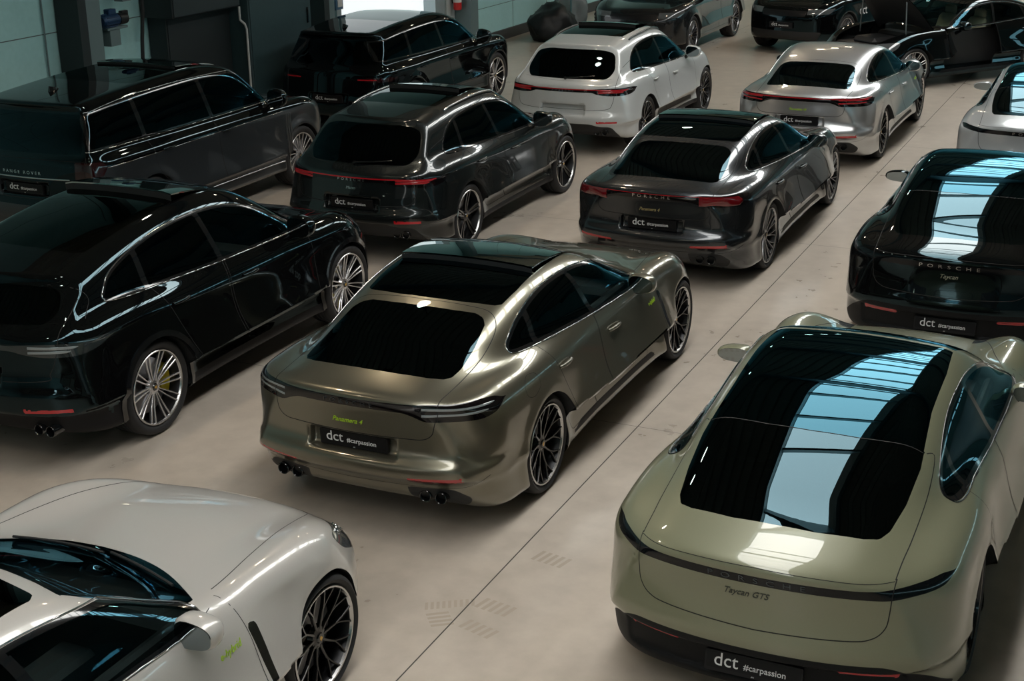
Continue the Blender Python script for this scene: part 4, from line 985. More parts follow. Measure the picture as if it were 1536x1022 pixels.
# ---- tall square-backed luxury off-roader (long) and its sportier sister
ROV = dict(h=.030, wb=3.12, xr=-2.58, xf=2.50, zmax=1.85, wz=.40, wr=.43, wr0=.398, rimr=.31, ww=.28, track=.99, zbelt=1.22,
    roof=[(-3.4, 1.66), (-2.5, 1.725), (-2.2, 1.755), (-1.7, 1.79), (-1.0, 1.825), (-.3, 1.84), (.1, 1.82), (.4, 1.77), (.65, 1.66), (.9, 1.46), (1.15, 1.27), (1.4, 1.10), (1.8, .8), (3, 0)],
    top=[(-3.4, 1.15), (-2.4, 1.15), (-1, 1.15), (.5, 1.16), (1.2, 1.17), (1.6, 1.15), (2.0, 1.10), (2.3, 1.03), (2.5, .9), (3, .6)],
    shoulder=[(-3.4, 1.13), (-2.4, 1.15), (-1.8, 1.165), (-1.0, 1.165), (0, 1.165), (1.0, 1.165), (1.6, 1.165), (2.0, 1.12), (2.3, 1.04), (2.5, .9), (3, .6)],
    width=[(-3.4, .92), (-2.5, .955), (-2.1, .985), (-1.5, .998), (-.8, .99), (.4, .99), (1.2, .995), (1.7, .99), (2.1, .965), (2.45, .91), (3, .7)],
    side=[(-1, -.06), (-.1, -.04), (0, -.015), (.1, -.005), (.3, -.004), (.55, .0), (.75, .002), (.88, .0), (.95, -.015), (1.1, -.05), (2, -.4)],
    gwidth=[(-3.4, .84), (-2.5, .86), (-2.0, .885), (-1.0, .905), (.3, .905), (.9, .89), (1.4, .84), (3, .5)], tumble=.22, tum2=.12,
    rear=[(.0, -2.46), (.25, -2.50), (.40, -2.56), (.62, -2.57), (.70, -2.54), (.9, -2.535), (1.1, -2.53), (1.2, -2.5), (2, -2.3)],
    grear=[(.5, -2.56), (1.0, -2.54), (1.15, -2.51), (1.3, -2.47), (1.6, -2.36), (1.67, -2.35), (1.72, -2.42), (1.78, -2.42), (2.2, -2.35)], gbow=.16, kg=.07,
    front=[(.0, 2.33), (.25, 2.44), (.5, 2.50), (.8, 2.50), (1.0, 2.46), (1.2, 2.36), (1.5, 2.2)],
    rbow=[(0, .12), (1, .12)], fbow=[(0, .24), (1, .24)], br4=.08, bf4=.08, bottom=[(-3, .36), (-2.5, .34), (-2.1, .27), (2.1, .27), (2.5, .32)],
    kshoulder=[(-3, .07), (-2.3, .09), (-1, .10), (1, .10), (2, .15), (3, .2)], kr=.22, kf=.28, kroof=.14, kblend=.06,
    crown=[(-3, .05), (0, .045), (1, .05)], bow=[(-3, -.05), (-1.0, 0), (.3, .14), (1, .16)],
    mirror=(.90, 1.08, 1.28), mirror_size=(.11, .13, .12), handles=[(-.08, 1.06), (-1.22, 1.07)], seatz=.6,
    exhaust=[], plate=.80, scoop=.012, flare=.018, b0=.55, b1=.88, hoodcrown=.02, tub=(-1.9, 1.1), seatx=.15, roof_sig=.06, scoop_t=.35)
_dlo = roundpoly([(1.03, 1.235, .03), (.66, 1.60, .12), (.38, 1.685, .1), (-.6, 1.715, .4), (-1.6, 1.69, .2), (-2.28, 1.62, .03), (-2.38, 1.24, .03)], .03, 5)
glasses(ROV, _dlo, [line(-.28, -.16, 1.45), line(-1.52, -.10, 1.45)], ['CLEAR', 'PRIVACY', 'PRIVACY'], gap=.035)
ROV['top_glass'] = [
    ('windshield', sympoly(list(map(tuple, spline([(1.30, 0), (1.28, .3), (1.22, .6), (1.14, .78)], n=5))) + [(1.04, .79), (.62, .73), (.55, .70), (.60, .4), (.62, 0)]), 'CLEAR'),
    ('roof_glass', sympoly([(.38, 0), (.36, .5), (.25, .60), (-.6, .62), (-1.3, .61), (-1.36, .5), (-1.38, 0)]), ROOFBLK)]
ROV['rear_glass'] = [('rear_window', inpoly([(-.76, 1.20, .05), (.76, 1.20, .05), (.70, 1.62, .05), (-.70, 1.62, .05)], .05), 'PRIVACY')]
ROV['bands'] = []
ROV['patches'] = [
    ('tail_light', 'xz', inpoly([(-2.75, 1.12), (-2.30, 1.12, .02), (-2.24, 1.06, .02), (-2.36, .90, .03), (-2.75, .90)], .02), lambda P, N: (P[:, 0] < -2.2) & (np.abs(P[:, 1]) > .68), 'TAIL'),
    ('headlight', 'xz', inpoly([(2.08, 1.02), (2.30, 1.01), (2.6, .96), (2.6, .84), (2.2, .86)], .03), lambda P, N: (P[:, 0] > 1.8) & (np.abs(P[:, 1]) > .56), HEADL),
    ('grille', 'yz', inpoly([(-.52, .80), (.52, .80), (.55, .98), (-.55, .98)], .03), FRONTM, mat('grille', (.03, .03, .032), .3, .7)),
    ('lower_intake', 'yz', inpoly([(-.62, .34), (.62, .34), (.70, .56), (-.70, .56)], .04), FRONTM, MATTE),
    ('roof_panel', 'xy', inpoly([(.9, -1.), (.9, 1.), (-2.8, 1.), (-2.8, -1.)], .01), lambda P, N: (P[:, 2] > 1.6), 'PAINT2'),
    ('tailgate', 'yz', inpoly([(-1.1, .62), (1.1, .62), (1.1, 1.9), (-1.1, 1.9)], .01), lambda P, N: (N[:, 0] < -.55) & (P[:, 0] < -2.2), 'PAINT2'),
    ('upper_body', 'xz', inpoly([(-2.42, 1.05), (2.0, 1.07), (2.0, 1.30), (1.1, 1.30), (.6, 1.8), (-2.42, 1.8)], .01), lambda P, N: (np.abs(P[:, 1]) > .45), 'PAINT2')]
ROV['extra'] = recess(.34, 0, .73, .87, .03)
_fd = inpoly([(1.20, 1.30, .01), (1.18, 1.07, .01), (1.16, .6, .05), (1.10, .40, .04), (-.22, .40, .02), (-.24, .8, .2), (-.24, 1.30, .01)], .02)
_rd = inpoly([(-.25, 1.30, .01), (-.25, .8, .2), (-.23, .40, .02), (-1.10, .40, .05), (-1.22, .62, .10), (-1.45, .86, .10), (-1.50, 1.30, .02)], .02)
_hd = list(map(tuple, spline([(2.34, 0), (2.32, .4), (2.22, .66), (1.8, .80), (1.25, .84)], n=5)))
ROV['panels'] = both('front_door', 'xz', _fd) + both('rear_door', 'xz', _rd) + [('hood', 'xy', sympoly(_hd + [(1.22, .80), (1.28, .62), (1.34, .3), (1.35, 0)]), lambda P, N: (N[:, 2] > .4) & (P[:, 0] > 1.1))]
ROV['seams'] = [('xz', _fd, .005), ('xz', _rd, .005), ('yz', [(.80, 1.18), (.80, .70), (0, .70)], .006), ('xy', _hd, .006), ('yz', [(.78, 1.13), (0, 1.14)], .004)]
ROV['trims'] = [('window_trim', spline([(1.05, 1.225), (.3, 1.228), (-.8, 1.228), (-2.39, 1.228)], n=6), .006, False, 'TRIM'), ('roof_trim', spline([(1.05, 1.24), (.66, 1.61), (.38, 1.695), (-.6, 1.725), (-1.6, 1.70), (-2.29, 1.63)], n=6), .005, False, 'TRIM'),
    ('waist_trim', [(-2.24, 1.05), (1.15, 1.068)], .004, False, 'WAIST'), ('sill_trim', [(-.95, .42), (1.1, .42)], .010, False, 'WAIST')]
SPO = dict(ROV); SPO.update(wb=2.997, xr=-2.50, xf=2.42,
    roof=[(-3.4, 1.55), (-2.5, 1.655), (-2.2, 1.70), (-1.7, 1.75), (-1.0, 1.80), (-.4, 1.815), (0, 1.79), (.3, 1.73), (.55, 1.62), (.85, 1.42), (1.1, 1.25), (1.4, 1.08), (1.8, .8), (3, 0)],
    rear=[(.0, -2.35), (.25, -2.40), (.40, -2.47), (.62, -2.49), (.72, -2.46), (.9, -2.44), (1.1, -2.42), (1.2, -2.38), (2, -2.1)],
    grear=[(.5, -2.48), (1.0, -2.43), (1.15, -2.38), (1.3, -2.31), (1.55, -2.17), (1.60, -2.15), (1.65, -2.22), (1.72, -2.23), (2.2, -2.35)], gbow=.22, kg=.07,
    front=[(.0, 2.25), (.25, 2.36), (.5, 2.42), (.8, 2.42), (1.0, 2.38), (1.2, 2.28), (1.5, 2.1)],
    gwidth=[(-3.4, .78), (-2.5, .82), (-2.0, .86), (-1.0, .90), (.3, .905), (.9, .89), (1.4, .84), (3, .5)], tumble=.26, tum2=.12, mirror=(.80, 1.08, 1.26), handles=[(-.15, 1.02), (-1.18, 1.04)], plate=.66, extra=recess(.34, 0, .59, .73, .03))
_dlo = roundpoly([(.93, 1.225, .03), (.55, 1.57, .12), (.25, 1.655, .1), (-.6, 1.68, .4), (-1.5, 1.64, .2), (-2.12, 1.56, .03), (-2.22, 1.26, .03)], .03, 5)
glasses(SPO, _dlo, [line(-.36, -.16, 1.45), line(-1.38, .0, 1.45)], ['CLEAR', 'PRIVACY', 'PRIVACY'], gap=.035)
SPO['top_glass'] = [
    ('windshield', sympoly(list(map(tuple, spline([(1.22, 0), (1.20, .3), (1.14, .6), (1.05, .78)], n=5))) + [(.95, .79), (.52, .72), (.45, .68), (.50, .4), (.52, 0)]), 'CLEAR'),
    ('roof_glass', sympoly([(.27, 0), (.25, .5), (.14, .58), (-.6, .60), (-1.2, .59), (-1.26, .5), (-1.28, 0)]), ROOFBLK)]
SPO['patches'] = [
    ('tail_light', 'xz', inpoly([(-2.7, 1.01), (-2.18, 1.015, .02), (-2.02, .99, .01), (-2.18, .95, .01), (-2.7, .94)], .01), lambda P, N: (P[:, 0] < -1.9) & (np.abs(P[:, 1]) > .62), 'TAIL'),
    ('headlight', 'xz', inpoly([(1.95, 1.01), (2.20, 1.0), (2.6, .95), (2.6, .86), (2.1, .90)], .03), lambda P, N: (P[:, 0] > 1.8) & (np.abs(P[:, 1]) > .50), HEADL),
    ('grille', 'yz', inpoly([(-.48, .84), (.48, .84), (.50, .96), (-.50, .96)], .03), FRONTM, mat('grille', ())),
    ('lower_intake', 'yz', inpoly([(-.72, .34), (.72, .34), (.80, .52), (-.80, .52)], .04), FRONTM, MATTE)]
_dfix = lambda P: np.array([(x - (.1 if abs(x) > .6 else .06), z) for x, z in P])
_fd3, _rd3 = _dfix(_fd), _up(_rd, -.06, 0); _rd3[:, 0] = np.where(_rd3[:, 0] < -.7, _rd3[:, 0] + .10, _rd3[:, 0])
SPO['panels'] = both('front_door', 'xz', _fd3) + both('rear_door', 'xz', _rd3) + [('hood', 'xy', sympoly([(x - .08, y) for x, y in _hd] + [(1.12, .80), (1.18, .62), (1.24, .3), (1.25, 0)]), lambda P, N: (N[:, 2] > .4) & (P[:, 0] > 1.0))]
SPO['seams'] = [('xz', _fd3, .005), ('xz', _rd3, .005), ('yz', [(.80, 1.10), (.78, .64), (0, .62)], .006), ('xy', [(x - .08, y) for x, y in _hd], .006)]
SPO['trims'] = [('window_trim', shrink(_dlo, -.004), .005, True, 'TRIM')]

zscale(SPO, .925); SPO['extra'] = recess(.34, 0, .545, .675, .03)
cam_d = bpy.data.cameras.new('camera'); cam = bpy.data.objects.new('camera', cam_d); COL.objects.link(cam)
cam_d.sensor_width = 36; cam_d.lens = 2162.1 / 1536 * 36; cam_d.clip_end = 300
p_, r_ = R(19.74), R(-.88)
ex = Vector((1, 0, 0)); uv = Vector((0, math.sin(p_), math.cos(p_))); fw = Vector((0, math.cos(p_), -math.sin(p_)))
rt = ex * math.cos(r_) + uv * math.sin(r_); upv = -ex * math.sin(r_) + uv * math.cos(r_)
mw = Matrix((rt, upv, -fw)).transposed().to_4x4(); mw.translation = (0, 0, 4.517); cam.matrix_world = mw
scene.camera = cam
# ------------------------------------------------------------------ fittings that differ from car to car
CHROMELET = mat('silver_lettering', (.8, .8, .8), .2, 1.); DARKLET = mat('dark_lettering', (.07, .08, .085), .25, .6); GREENLET = mat('green_lettering', (.35, .55, .02), .4)
GOLDLET = mat('pale_gold_lettering', (.7, .6, .3), .3, .8); REDGLOW = mat('red_light_bar', (.30, .004, .01), .12, coat=1., emit=(1, .02, .03), es=.03)
GREYBAR = mat('clear_lens_bar', (.28, .31, .32), .12, .3, coat=1.)
def child(name, me, m, car, label=None):
    o = link(name, me, car, m)
    if label: o['label'] = label
    return o
def sweep_pts(b, zf, a0, a1, n=40, xc=-1.5):
    """points round the tail at height zf(angle), angle from straight back, degrees (+ = car's left)"""
    a = np.radians(np.linspace(a0, a1, n)); P = np.stack([xc - 1.9 * np.cos(a), 1.9 * np.sin(a), np.array([zf(math.degrees(t)) for t in a])], 1)
    D = np.stack([np.cos(a), -np.sin(a), np.zeros(n)], 1); Q, ok = b.cast(P, D); return Q[ok]
def lightbar(car, M, zf, a0, a1, w, m, label, name='light_bar', lift=.003, xc=-1.5):
    b = M['body']; g = Geo()
    for s_ in ((1, -1) if a0 > 0 else (1,)):
        Q = sweep_pts(b, zf, a0 * s_, a1 * s_, 50, xc)
        if len(Q) < 2: continue
        n = b.normal(Q); taper = np.full(len(Q), w / 2)
        if a0 > 0: taper[-6:] *= np.linspace(1, .3, 6)
        g2 = Geo(); g2.tube(Q + n * lift * .3, taper, 6); V = np.array(g2.V)
        for i in range(len(Q)):          # flatten against the body
            for k in range(6):
                d = V[i * 6 + k] - (Q[i] + n[i] * lift * .3); V[i * 6 + k] -= n[i] * (d @ n[i]) * .8
        child(name, mesh(V, g2.F, None, True, R(60)), m, car, label)
def badge(car, M, txt, size, y, z, m, label, shear=0., space=1., bold=.0, squash=1., face='rear', x=0., sgn=-1):
    child('lettering', letters_on(M['body'], txt, size, y, z, sgn, .002, shear, space, bold, face, x, squash), m, car, label)
def rails(car, M, x0, x1, y, m, z0=2.1):
    b = M['body']
    for s_ in (1, -1):
        xs = np.linspace(x0, x1, 14); Q = ontop(b, np.stack([xs, np.full(14, y * s_) * (1 - .03 * ((xs - xs.mean()) / .7) ** 2)], 1)); n = len(Q)
        h = .035 * np.sin(np.linspace(0, math.pi, n)) ** .35; g = Geo(); g.tube(Q + np.outer(h, [0, 0, 1]), .014, 8); child('roof_rail', mesh(g.V, g.F, None, True, R(60)), m, car)
def sunroof(car, M, pts, lift, m=None, label='raised sunroof panel', th=.012):
    """glass panel tilted up at its trailing edge; pts: x0 (front), x1 (rear), half width"""
    b = M['body']; x0, x1, hw = pts; nx, ny = 16, 16; g = Geo(); V = []
    for i in range(nx):
        for j in range(ny):
            x = x0 + (x1 - x0) * i / (nx - 1); y = -hw + 2 * hw * j / (ny - 1)
            x += -.04 * (1 - (y / hw) ** 2) * 0; V.append((x, y))
    Q, ok = b.cast(np.stack([np.array(V)[:, 0], np.array(V)[:, 1], np.full(nx * ny, 2.2)], 1), (0, 0, -1)); up_ = lift * (np.array([v[0] for v in V]) - x0) / (x1 - x0) + .004
    T = Q + np.outer(up_, [0, 0, 1]); Bt = T - np.array([0, 0, th]); n = nx * ny
    F = [(i * ny + j, i * ny + j + 1, (i + 1) * ny + j + 1, (i + 1) * ny + j) for i in range(nx - 1) for j in range(ny - 1)]; F2 = [tuple(n + k for k in f[::-1]) for f in F]
    rim = [i * ny for i in range(nx)] + [(nx - 1) * ny + j for j in range(1, ny)] + [i * ny + ny - 1 for i in range(nx - 2, -1, -1)] + list(range(ny - 2, 0, -1))
    F3 = [(rim[k], n + rim[k], n + rim[(k + 1) % len(rim)], rim[(k + 1) % len(rim)]) for k in range(len(rim))]
    nn = b.normal(Q); me = mesh(list(T) + list(Bt), [f[::-1] for f in F] + [f[::-1] for f in F2] + F3, None, True, R(40)); o = child('sunroof', me, m or ROOFBLK, car, label)
    g = Geo()     # the shaft that shows below the lifted edge
    P = Q[(nx - 1) * ny:]; g.add(list(P + [0.0, 0, -.004]) + list(T[(nx - 1) * ny:] - [0.004, 0, th]), [(i, i + 1, ny + i + 1, ny + i) for i in range(ny - 1)])
    child('sunroof_deflector', mesh(g.V, g.F, None, True, R(40)), MATTE, car)
def wiper(car, M, y0, z0, y1, z1, m=BLACK):
    b = M['body']; Q = onrear(b, [(y0 + (y1 - y0) * t, z0 + (z1 - z0) * t) for t in np.linspace(0, 1, 10)]); n = b.normal(Q); g = Geo(); g.tube(Q + n * .02, np.linspace(.012, .006, len(Q)), 8); g.tube([Q[0] - n[0] * .01, Q[0] + n[0] * .028], .022, 10)
    child('rear_wiper', mesh(g.V, g.F, None, True, R(50)), m, car)
def fin(car, M, x, m=BLACK, yellow=False):
    b = M['body']; Q = ontop(b, [(x, 0)])[0]; g = Geo()
    n = 8
    for i in range(n + 1):
        t = i / n; w = .026 * math.sin(math.pi * min(1, t + .12)) ** .6 + .001; h = .055 * (1 - t) ** .7 + .001
        X = Q[0] - .07 + .16 * t; g.V += [(X, -w, Q[2] - .01), (X + .01, -w * .35, Q[2] + h), (X + .01, w * .35, Q[2] + h), (X, w, Q[2] - .01)]
    for i in range(n):
        for k in range(3): g.F.append((i * 4 + k, i * 4 + k + 1, i * 4 + k + 5, i * 4 + k + 4)); g.M.append(0)
    g.F.append((3, 2, 1, 0)); g.M.append(0)
    child('roof_antenna', mesh(g.V, g.F, None, True, R(50)), m, car)
def windscreen_wipers(car, M, cx, z0=2.1):
    b = M['body']
    for y0, y1, x1 in ((.50, -.10, -.03), (-.12, -.62, -.10)):
        ys = np.linspace(y0, y1, 12); xs = cx + .0 - .05 * (ys / .6) ** 2 + np.linspace(.0, x1, 12); Q = ontop(b, np.stack([xs, ys], 1)); n = b.normal(Q); g = Geo(); g.tube(Q + n * .014, .008, 6); child('windscreen_wiper', mesh(g.V, g.F, None, True, R(50)), MATTE, car)
def twin_tail(car, M, z, a0, a1, m, dz=.022, w=.016, xc=-1.5, label='red tail light strip'):
    lightbar(car, M, lambda a: z + dz, a0, a1, w, m, label, 'light_strip', xc=xc); lightbar(car, M, lambda a: z - dz + .0006 * (abs(a) - a0), a0, a1 - 3, w, m, label, 'light_strip', xc=xc)

AZ = 65.5
AV = (math.cos(R(65)), math.sin(R(65))); BV = (-AV[1], AV[0])
def W(al, lat): return AV[0] * al + BV[0] * lat, AV[1] * al + BV[1] * lat

ML = {k: build_model(S) for k, S in (('PAN', PAN), ('TAY', TAY), ('MAC', MAC), ('CAY', CAY), ('ROV', ROV), ('SPO', SPO))}

BLK = mat('black_paint', (.0025, .0026, .0028), .025, spec=.55); BLK.node_tree.nodes['Principled BSDF'].inputs['Specular Tint'].default_value = (.48, .80, .92, 1)
TRIMC = mat('trim_chrome', (.6, .61, .62), .12, 1.)
BEIGE = mat('seat_beige', (.62, .54, .38), .55)
def put(key, name, al, lat, yaw, cols, label, cat='car', group=None, **k):
    x, y = W(al, lat); return instance(ML[key], name, x, y, yaw, cols, label, cat, group, **k)

# 1 olive grey hatchback, centre of the picture
M = ML['PAN']
c = put('PAN', 'sports_saloon', 10.08, 4.70, 65, dict(paint=paint('olive_grey', (.185, .175, .132), .78, .28, .06), trim=TRIMC, tail=LENS_DARK),
    'metallic olive-grey four-door hatchback with black wheels in the centre of the aisle', wheels=('mesh', 'black', 'black'))
badge(c, M, 'PORSCHE', .042, 0, .953, DARKLET, 'dark letters PORSCHE', space=1.9, squash=1.25)
badge(c, M, 'Panamera 4', .046, .02, .815, GREENLET, 'green script Panamera 4', shear=.35, bold=.0006, squash=1.05)
badge(c, M, 'e-hybrid', .045, 0, .80, GREENLET, 'green script e-hybrid', shear=.3, face='side', x=.60)
twin_tail(c, M, .935, 27, 52, GREYBAR, label='clear grey strip in the tail light')
sunroof(c, M, (.0, -.80, .545), .045)
# 2 dark grey hatchback behind it
c = put('PAN', 'sports_saloon', 16.02, 4.70, 65, dict(paint=paint('anthracite', (.042, .047, .052), .8, .27), trim=TRIMC, tail=LENS_DARK),
    'dark anthracite four-door hatchback with red corner tail lights and grey multi-spoke wheels', wheels=('fan', 'grey', 'black'))
badge(c, M, 'PORSCHE', .046, 0, .953, CHROMELET, 'silver letters PORSCHE', space=1.9, squash=1.25)
badge(c, M, 'Panamera 4', .046, .02, .815, GOLDLET, 'pale gold script Panamera 4', shear=.35, bold=.0006)
lightbar(c, M, lambda a: .932, 25.5, 48, .095, mat('red_lens_deep', (.13, .003, .006), .1, coat=1.), 'dark red tail light lens', 'light_lens', .001)
for z_ in (.968, .934, .900): lightbar(c, M, lambda a, z_=z_: z_, 26, 47 - abs(z_ - .94) * 80, .011, REDGLOW, 'red tail light strip', 'light_strip')
lightbar(c, M, lambda a: .978, -27, 27, .006, REDGLOW, 'thin red line over the lettering', 'light_strip')
sunroof(c, M, (.0, -.80, .545), .04)
# 3 silver hatchback at the far end of that row
SIL = paint('silver', (.54, .555, .565), .85, .30)
c = put('PAN', 'sports_saloon', 21.82, 4.64, 65, dict(paint=SIL, trim=TRIMC, tail=LENS_DARK),
    'bright silver four-door hatchback with a silver roof and black mesh wheels', wheels=('mesh', 'black', 'black'), swap={'roof_glass': SIL, 'rear_roof_glass': SIL})
badge(c, M, 'Panamera 4S', .046, .02, .815, GREENLET, 'green script Panamera 4S', shear=.35, bold=.0006)
lightbar(c, M, lambda a: .972, -55, 55, .014, REDGLOW, 'red light line right across the tail', 'light_strip'); twin_tail(c, M, .935, 27, 50, REDGLOW)
badge(c, M, 'e-hybrid', .045, 0, .80, GREENLET, 'green script e-hybrid', shear=.3, face='side', x=.60)
# 4 cream hatchback cut by the left bottom corner
c = put('PAN', 'sports_saloon', 4.27, 4.775, 65, dict(paint=paint('warm_white', (.49, .47, .44), .12, .28, .03), trim=TRIMC, seat=mat('cream_car_seats', (.03, .03, .03), .5)),
    'warm white hatchback at the lower left, seen over its bonnet and door mirror', wheels=('mesh', 'black', 'black'))
badge(c, M, 'e-hybrid', .05, 0, .80, GREENLET, 'green script e-hybrid', shear=.3, face='side', x=.60); windscreen_wipers(c, M, .82)
for k, (px_, pz_) in enumerate(((1.90, .785), (1.99, .75), (2.08, .71), (2.14, .665))):
    for s_ in (1, -1):
        Q = onside(M['body'], [(px_, pz_)], s_)
        if len(Q):
            n_ = Vector(M['body'].normal(Q)[0]); g = Geo(); g.lathe([(.0, .001), (.004, .016), (.006, .024), (.003, .028), (0, .028)][::-1], 'z', 20); o = g.obj('headlight_projector', mat('projector_chrome', (.5, .52, .53), .15, 1.), c); o.location = Q[0]; o.rotation_euler = n_.to_track_quat('Z', 'Y').to_euler()
# 5-7 electric saloons in the right row
M = ML['TAY']; T2 = mat('tail_strip_black', (.004, .005, .006), .1, spec=.2, coat=.25)
c = put('TAY', 'electric_saloon', 8.87, 1.62, 65, dict(paint=paint('pale_olive', (.205, .208, .135), .15, .3, .04), trim=BLACK, tail=T2),
    'pale olive-green low saloon with a long dark glass roof at the lower right', wheels=('aero', 'allblack', 'black'))
badge(c, M, 'PORSCHE', .046, 0, .905, DARKLET, 'dark letters PORSCHE', space=2.2, squash=1.4)
badge(c, M, 'Taycan GTS', .048, .05, .82, mat('script_grey', (.05, .055, .045), .3, .5), 'grey script Taycan GTS', shear=.35, bold=.0006)
c = put('TAY', 'electric_saloon', 14.75, 1.58, 65, dict(paint=BLK, trim=BLACK, tail=T2),
    'black low saloon with a long glass roof, behind the pale green one', wheels=('aero', 'allblack', 'black'))
badge(c, M, 'PORSCHE', .046, 0, .905, CHROMELET, 'silver letters PORSCHE', space=2.2, squash=1.4)
badge(c, M, 'Taycan', .055, .0, .82, CHROMELET, 'silver script Taycan', shear=.35, bold=.0006)
c = put('TAY', 'electric_saloon', 20.65, 1.50, 65, dict(paint=paint('light_grey', (.36, .38, .39), .2, .3, .04), trim=BLACK, tail=T2),
    'pale grey saloon cut by the right edge of the picture, behind the black one', wheels=('aero', 'allblack', 'black'))
badge(c, M, 'PORSCHE', .046, 0, .905, CHROMELET, 'silver letters PORSCHE', space=2.2, squash=1.4)
# 8-9 compact off-roaders
M = ML['MAC']
c = put('MAC', 'compact_off_roader', 15.45, 8.0, 65, dict(paint=paint('dark_green_grey', (.018, .023, .024), .7, .27), trim=BLACK, tail=LENS_DARK, skirt=paint('dark_green_grey', ())),
    'very dark grey compact off-roader with red tail light bar and black five-spoke wheels', wheels=('five', 'black', 'black'))
badge(c, M, 'PORSCHE', .038, 0, .921, CHROMELET, 'silver letters PORSCHE', space=1.9, squash=1.25); badge(c, M, 'Macan', .045, .0, .835, CHROMELET, 'silver script Macan', shear=.3)
lightbar(c, M, lambda a: .944, -58, 58, .014, REDGLOW, 'red light line right across the tail', 'light_strip'); twin_tail(c, M, .922, 33, 56, REDGLOW, .016, .024)
rails(c, M, -1.25, .05, .60, TRIMC); sunroof(c, M, (-.05, -.62, .46), .05); wiper(c, M, .0, 1.075, -.42, 1.11)
c = put('MAC', 'compact_off_roader', 21.3, 7.98, 65, dict(paint=paint('chalk', (.52, .54, .54), .1, .3, .03), plate=False, trim=BLACK, tail=LENS_DARK, skirt=mat('blade_bronze', (.06, .055, .05), .5)),
    'chalk white compact off-roader with dark side blade and roof rails', wheels=('split', 'allblack', 'black'))
badge(c, M, 'PORSCHE', .038, 0, .921, CHROMELET, 'silver letters PORSCHE', space=1.9, squash=1.25)
lightbar(c, M, lambda a: .944, -58, 58, .014, REDGLOW, 'red light line right across the tail', 'light_strip'); twin_tail(c, M, .922, 33, 56, REDGLOW, .016, .024)
rails(c, M, -1.25, .05, .60, BLACK); sunroof(c, M, (-.05, -.62, .46), .05); wiper(c, M, .0, 1.075, -.42, 1.11)
# 10 black coupe off-roader on the left
M = ML['CAY']
c = put('CAY', 'coupe_off_roader', 9.83, 7.94, 65, dict(paint=BLK, trim=TRIMC, tail=mat('clear_tail_lens', (.03, .038, .04), .08, .3, coat=1.)),
    'large glossy black off-roader with sloping roof and silver twin-spoke wheels at the left edge', wheels=('twin', 'silver', 'yellow'))
badge(c, M, 'PORSCHE', .046, 0, .962, CHROMELET, 'silver letters PORSCHE', space=1.9, squash=1.25); sunroof(c, M, (.0, -.55, .55), .06)
twin_tail(c, M, .952, 33, 52, GREYBAR, .018, .02, label='clear strip in the tail light')
# 11 long two-tone off-roader
M = ML['ROV']
c = put('ROV', 'luxury_off_roader', 14.4, 11.45, 65, dict(paint=paint('slate_grey', (.045, .053, .060), .6, .3), paint2=BLK, mirror=BLK, handle=BLK, trim=TRIMC, waist=TRIMC, tail=mat('tail_red_dark', (.022, .004, .005), .1, coat=1.)),
    'long square-backed off-roader, black above and slate grey below, by the left wall', wheels=('turbine', 'silver', 'black'), swap={})
for o in c.children:
    if o.name.startswith('body_shell'): pass
badge(c, M, 'RANGE ROVER', .05, 0, .985, CHROMELET, 'silver letters RANGE ROVER', space=1.6, squash=1.1); fin(c, M, -1.9); sunroof(c, M, (.32, -.45, .58), .035)
g = Geo()
for k in range(3):
    Q = onside(M['body'], [(1.20 + .045 * k + .0 * t, .52 + .5 * t) for t in np.linspace(0, 1, 8)], -1); g = Geo(); g.tube(Q, .011, 6); child('side_vent_blade', mesh(g.V, g.F, None, True, R(60)), SATIN, c)
lightbar(c, M, lambda a: .93, -32, 32, .014, TRIMC, 'chrome bar over the number plate', 'tailgate_trim')
# 12 black sports off-roader by the bright doorway
M = ML['SPO']
c = put('SPO', 'sport_off_roader', 21.2, 11.77, 65, dict(paint=BLK, trim=BLACK, tail=mat('tail_red_dark', ()), ),
    'black square-backed off-roader standing before the bright white doorway', wheels=('seven', 'silver', 'black')); fin(c, M, -1.85)
lightbar(c, M, lambda a: .905, 29, 44, .018, REDGLOW, 'red tail light line', 'light_strip')
# 13, 14 facing the camera at the back
c = put('SPO', 'sport_off_roader', 30.0, 10.1, 245, dict(paint=paint('graphite', (.02, .022, .024), .6, .27), trim=BLACK, tail=T2, plate=False),
    'graphite off-roader facing the camera behind the chalk white one', wheels=('split', 'grey', 'black'))
c = instance(ML['SPO'], 'sport_off_roader', 7.11, 31.46, 230, dict(paint=BLK, trim=BLACK, tail=T2, plate=False), 'black off-roader with dct on its door, facing the camera behind the silver hatchback', 'car', wheels=('split', 'grey', 'black'))
child('lettering', letters_on(M['body'], 'dct', .26, 0, .80, 1, .002, face='side', x=.85), LETTER, c, 'white letters dct on the door')
e = bpy.data.objects.new('number_plate', PLATE_MESH[0]); COL.objects.link(e); e.parent = c; e.location = (2.44, 0, .60); e.rotation_euler = (0, 0, math.pi)
o = bpy.data.objects.new('lettering', PLATE_MESH[1]); COL.objects.link(o); o.parent = e
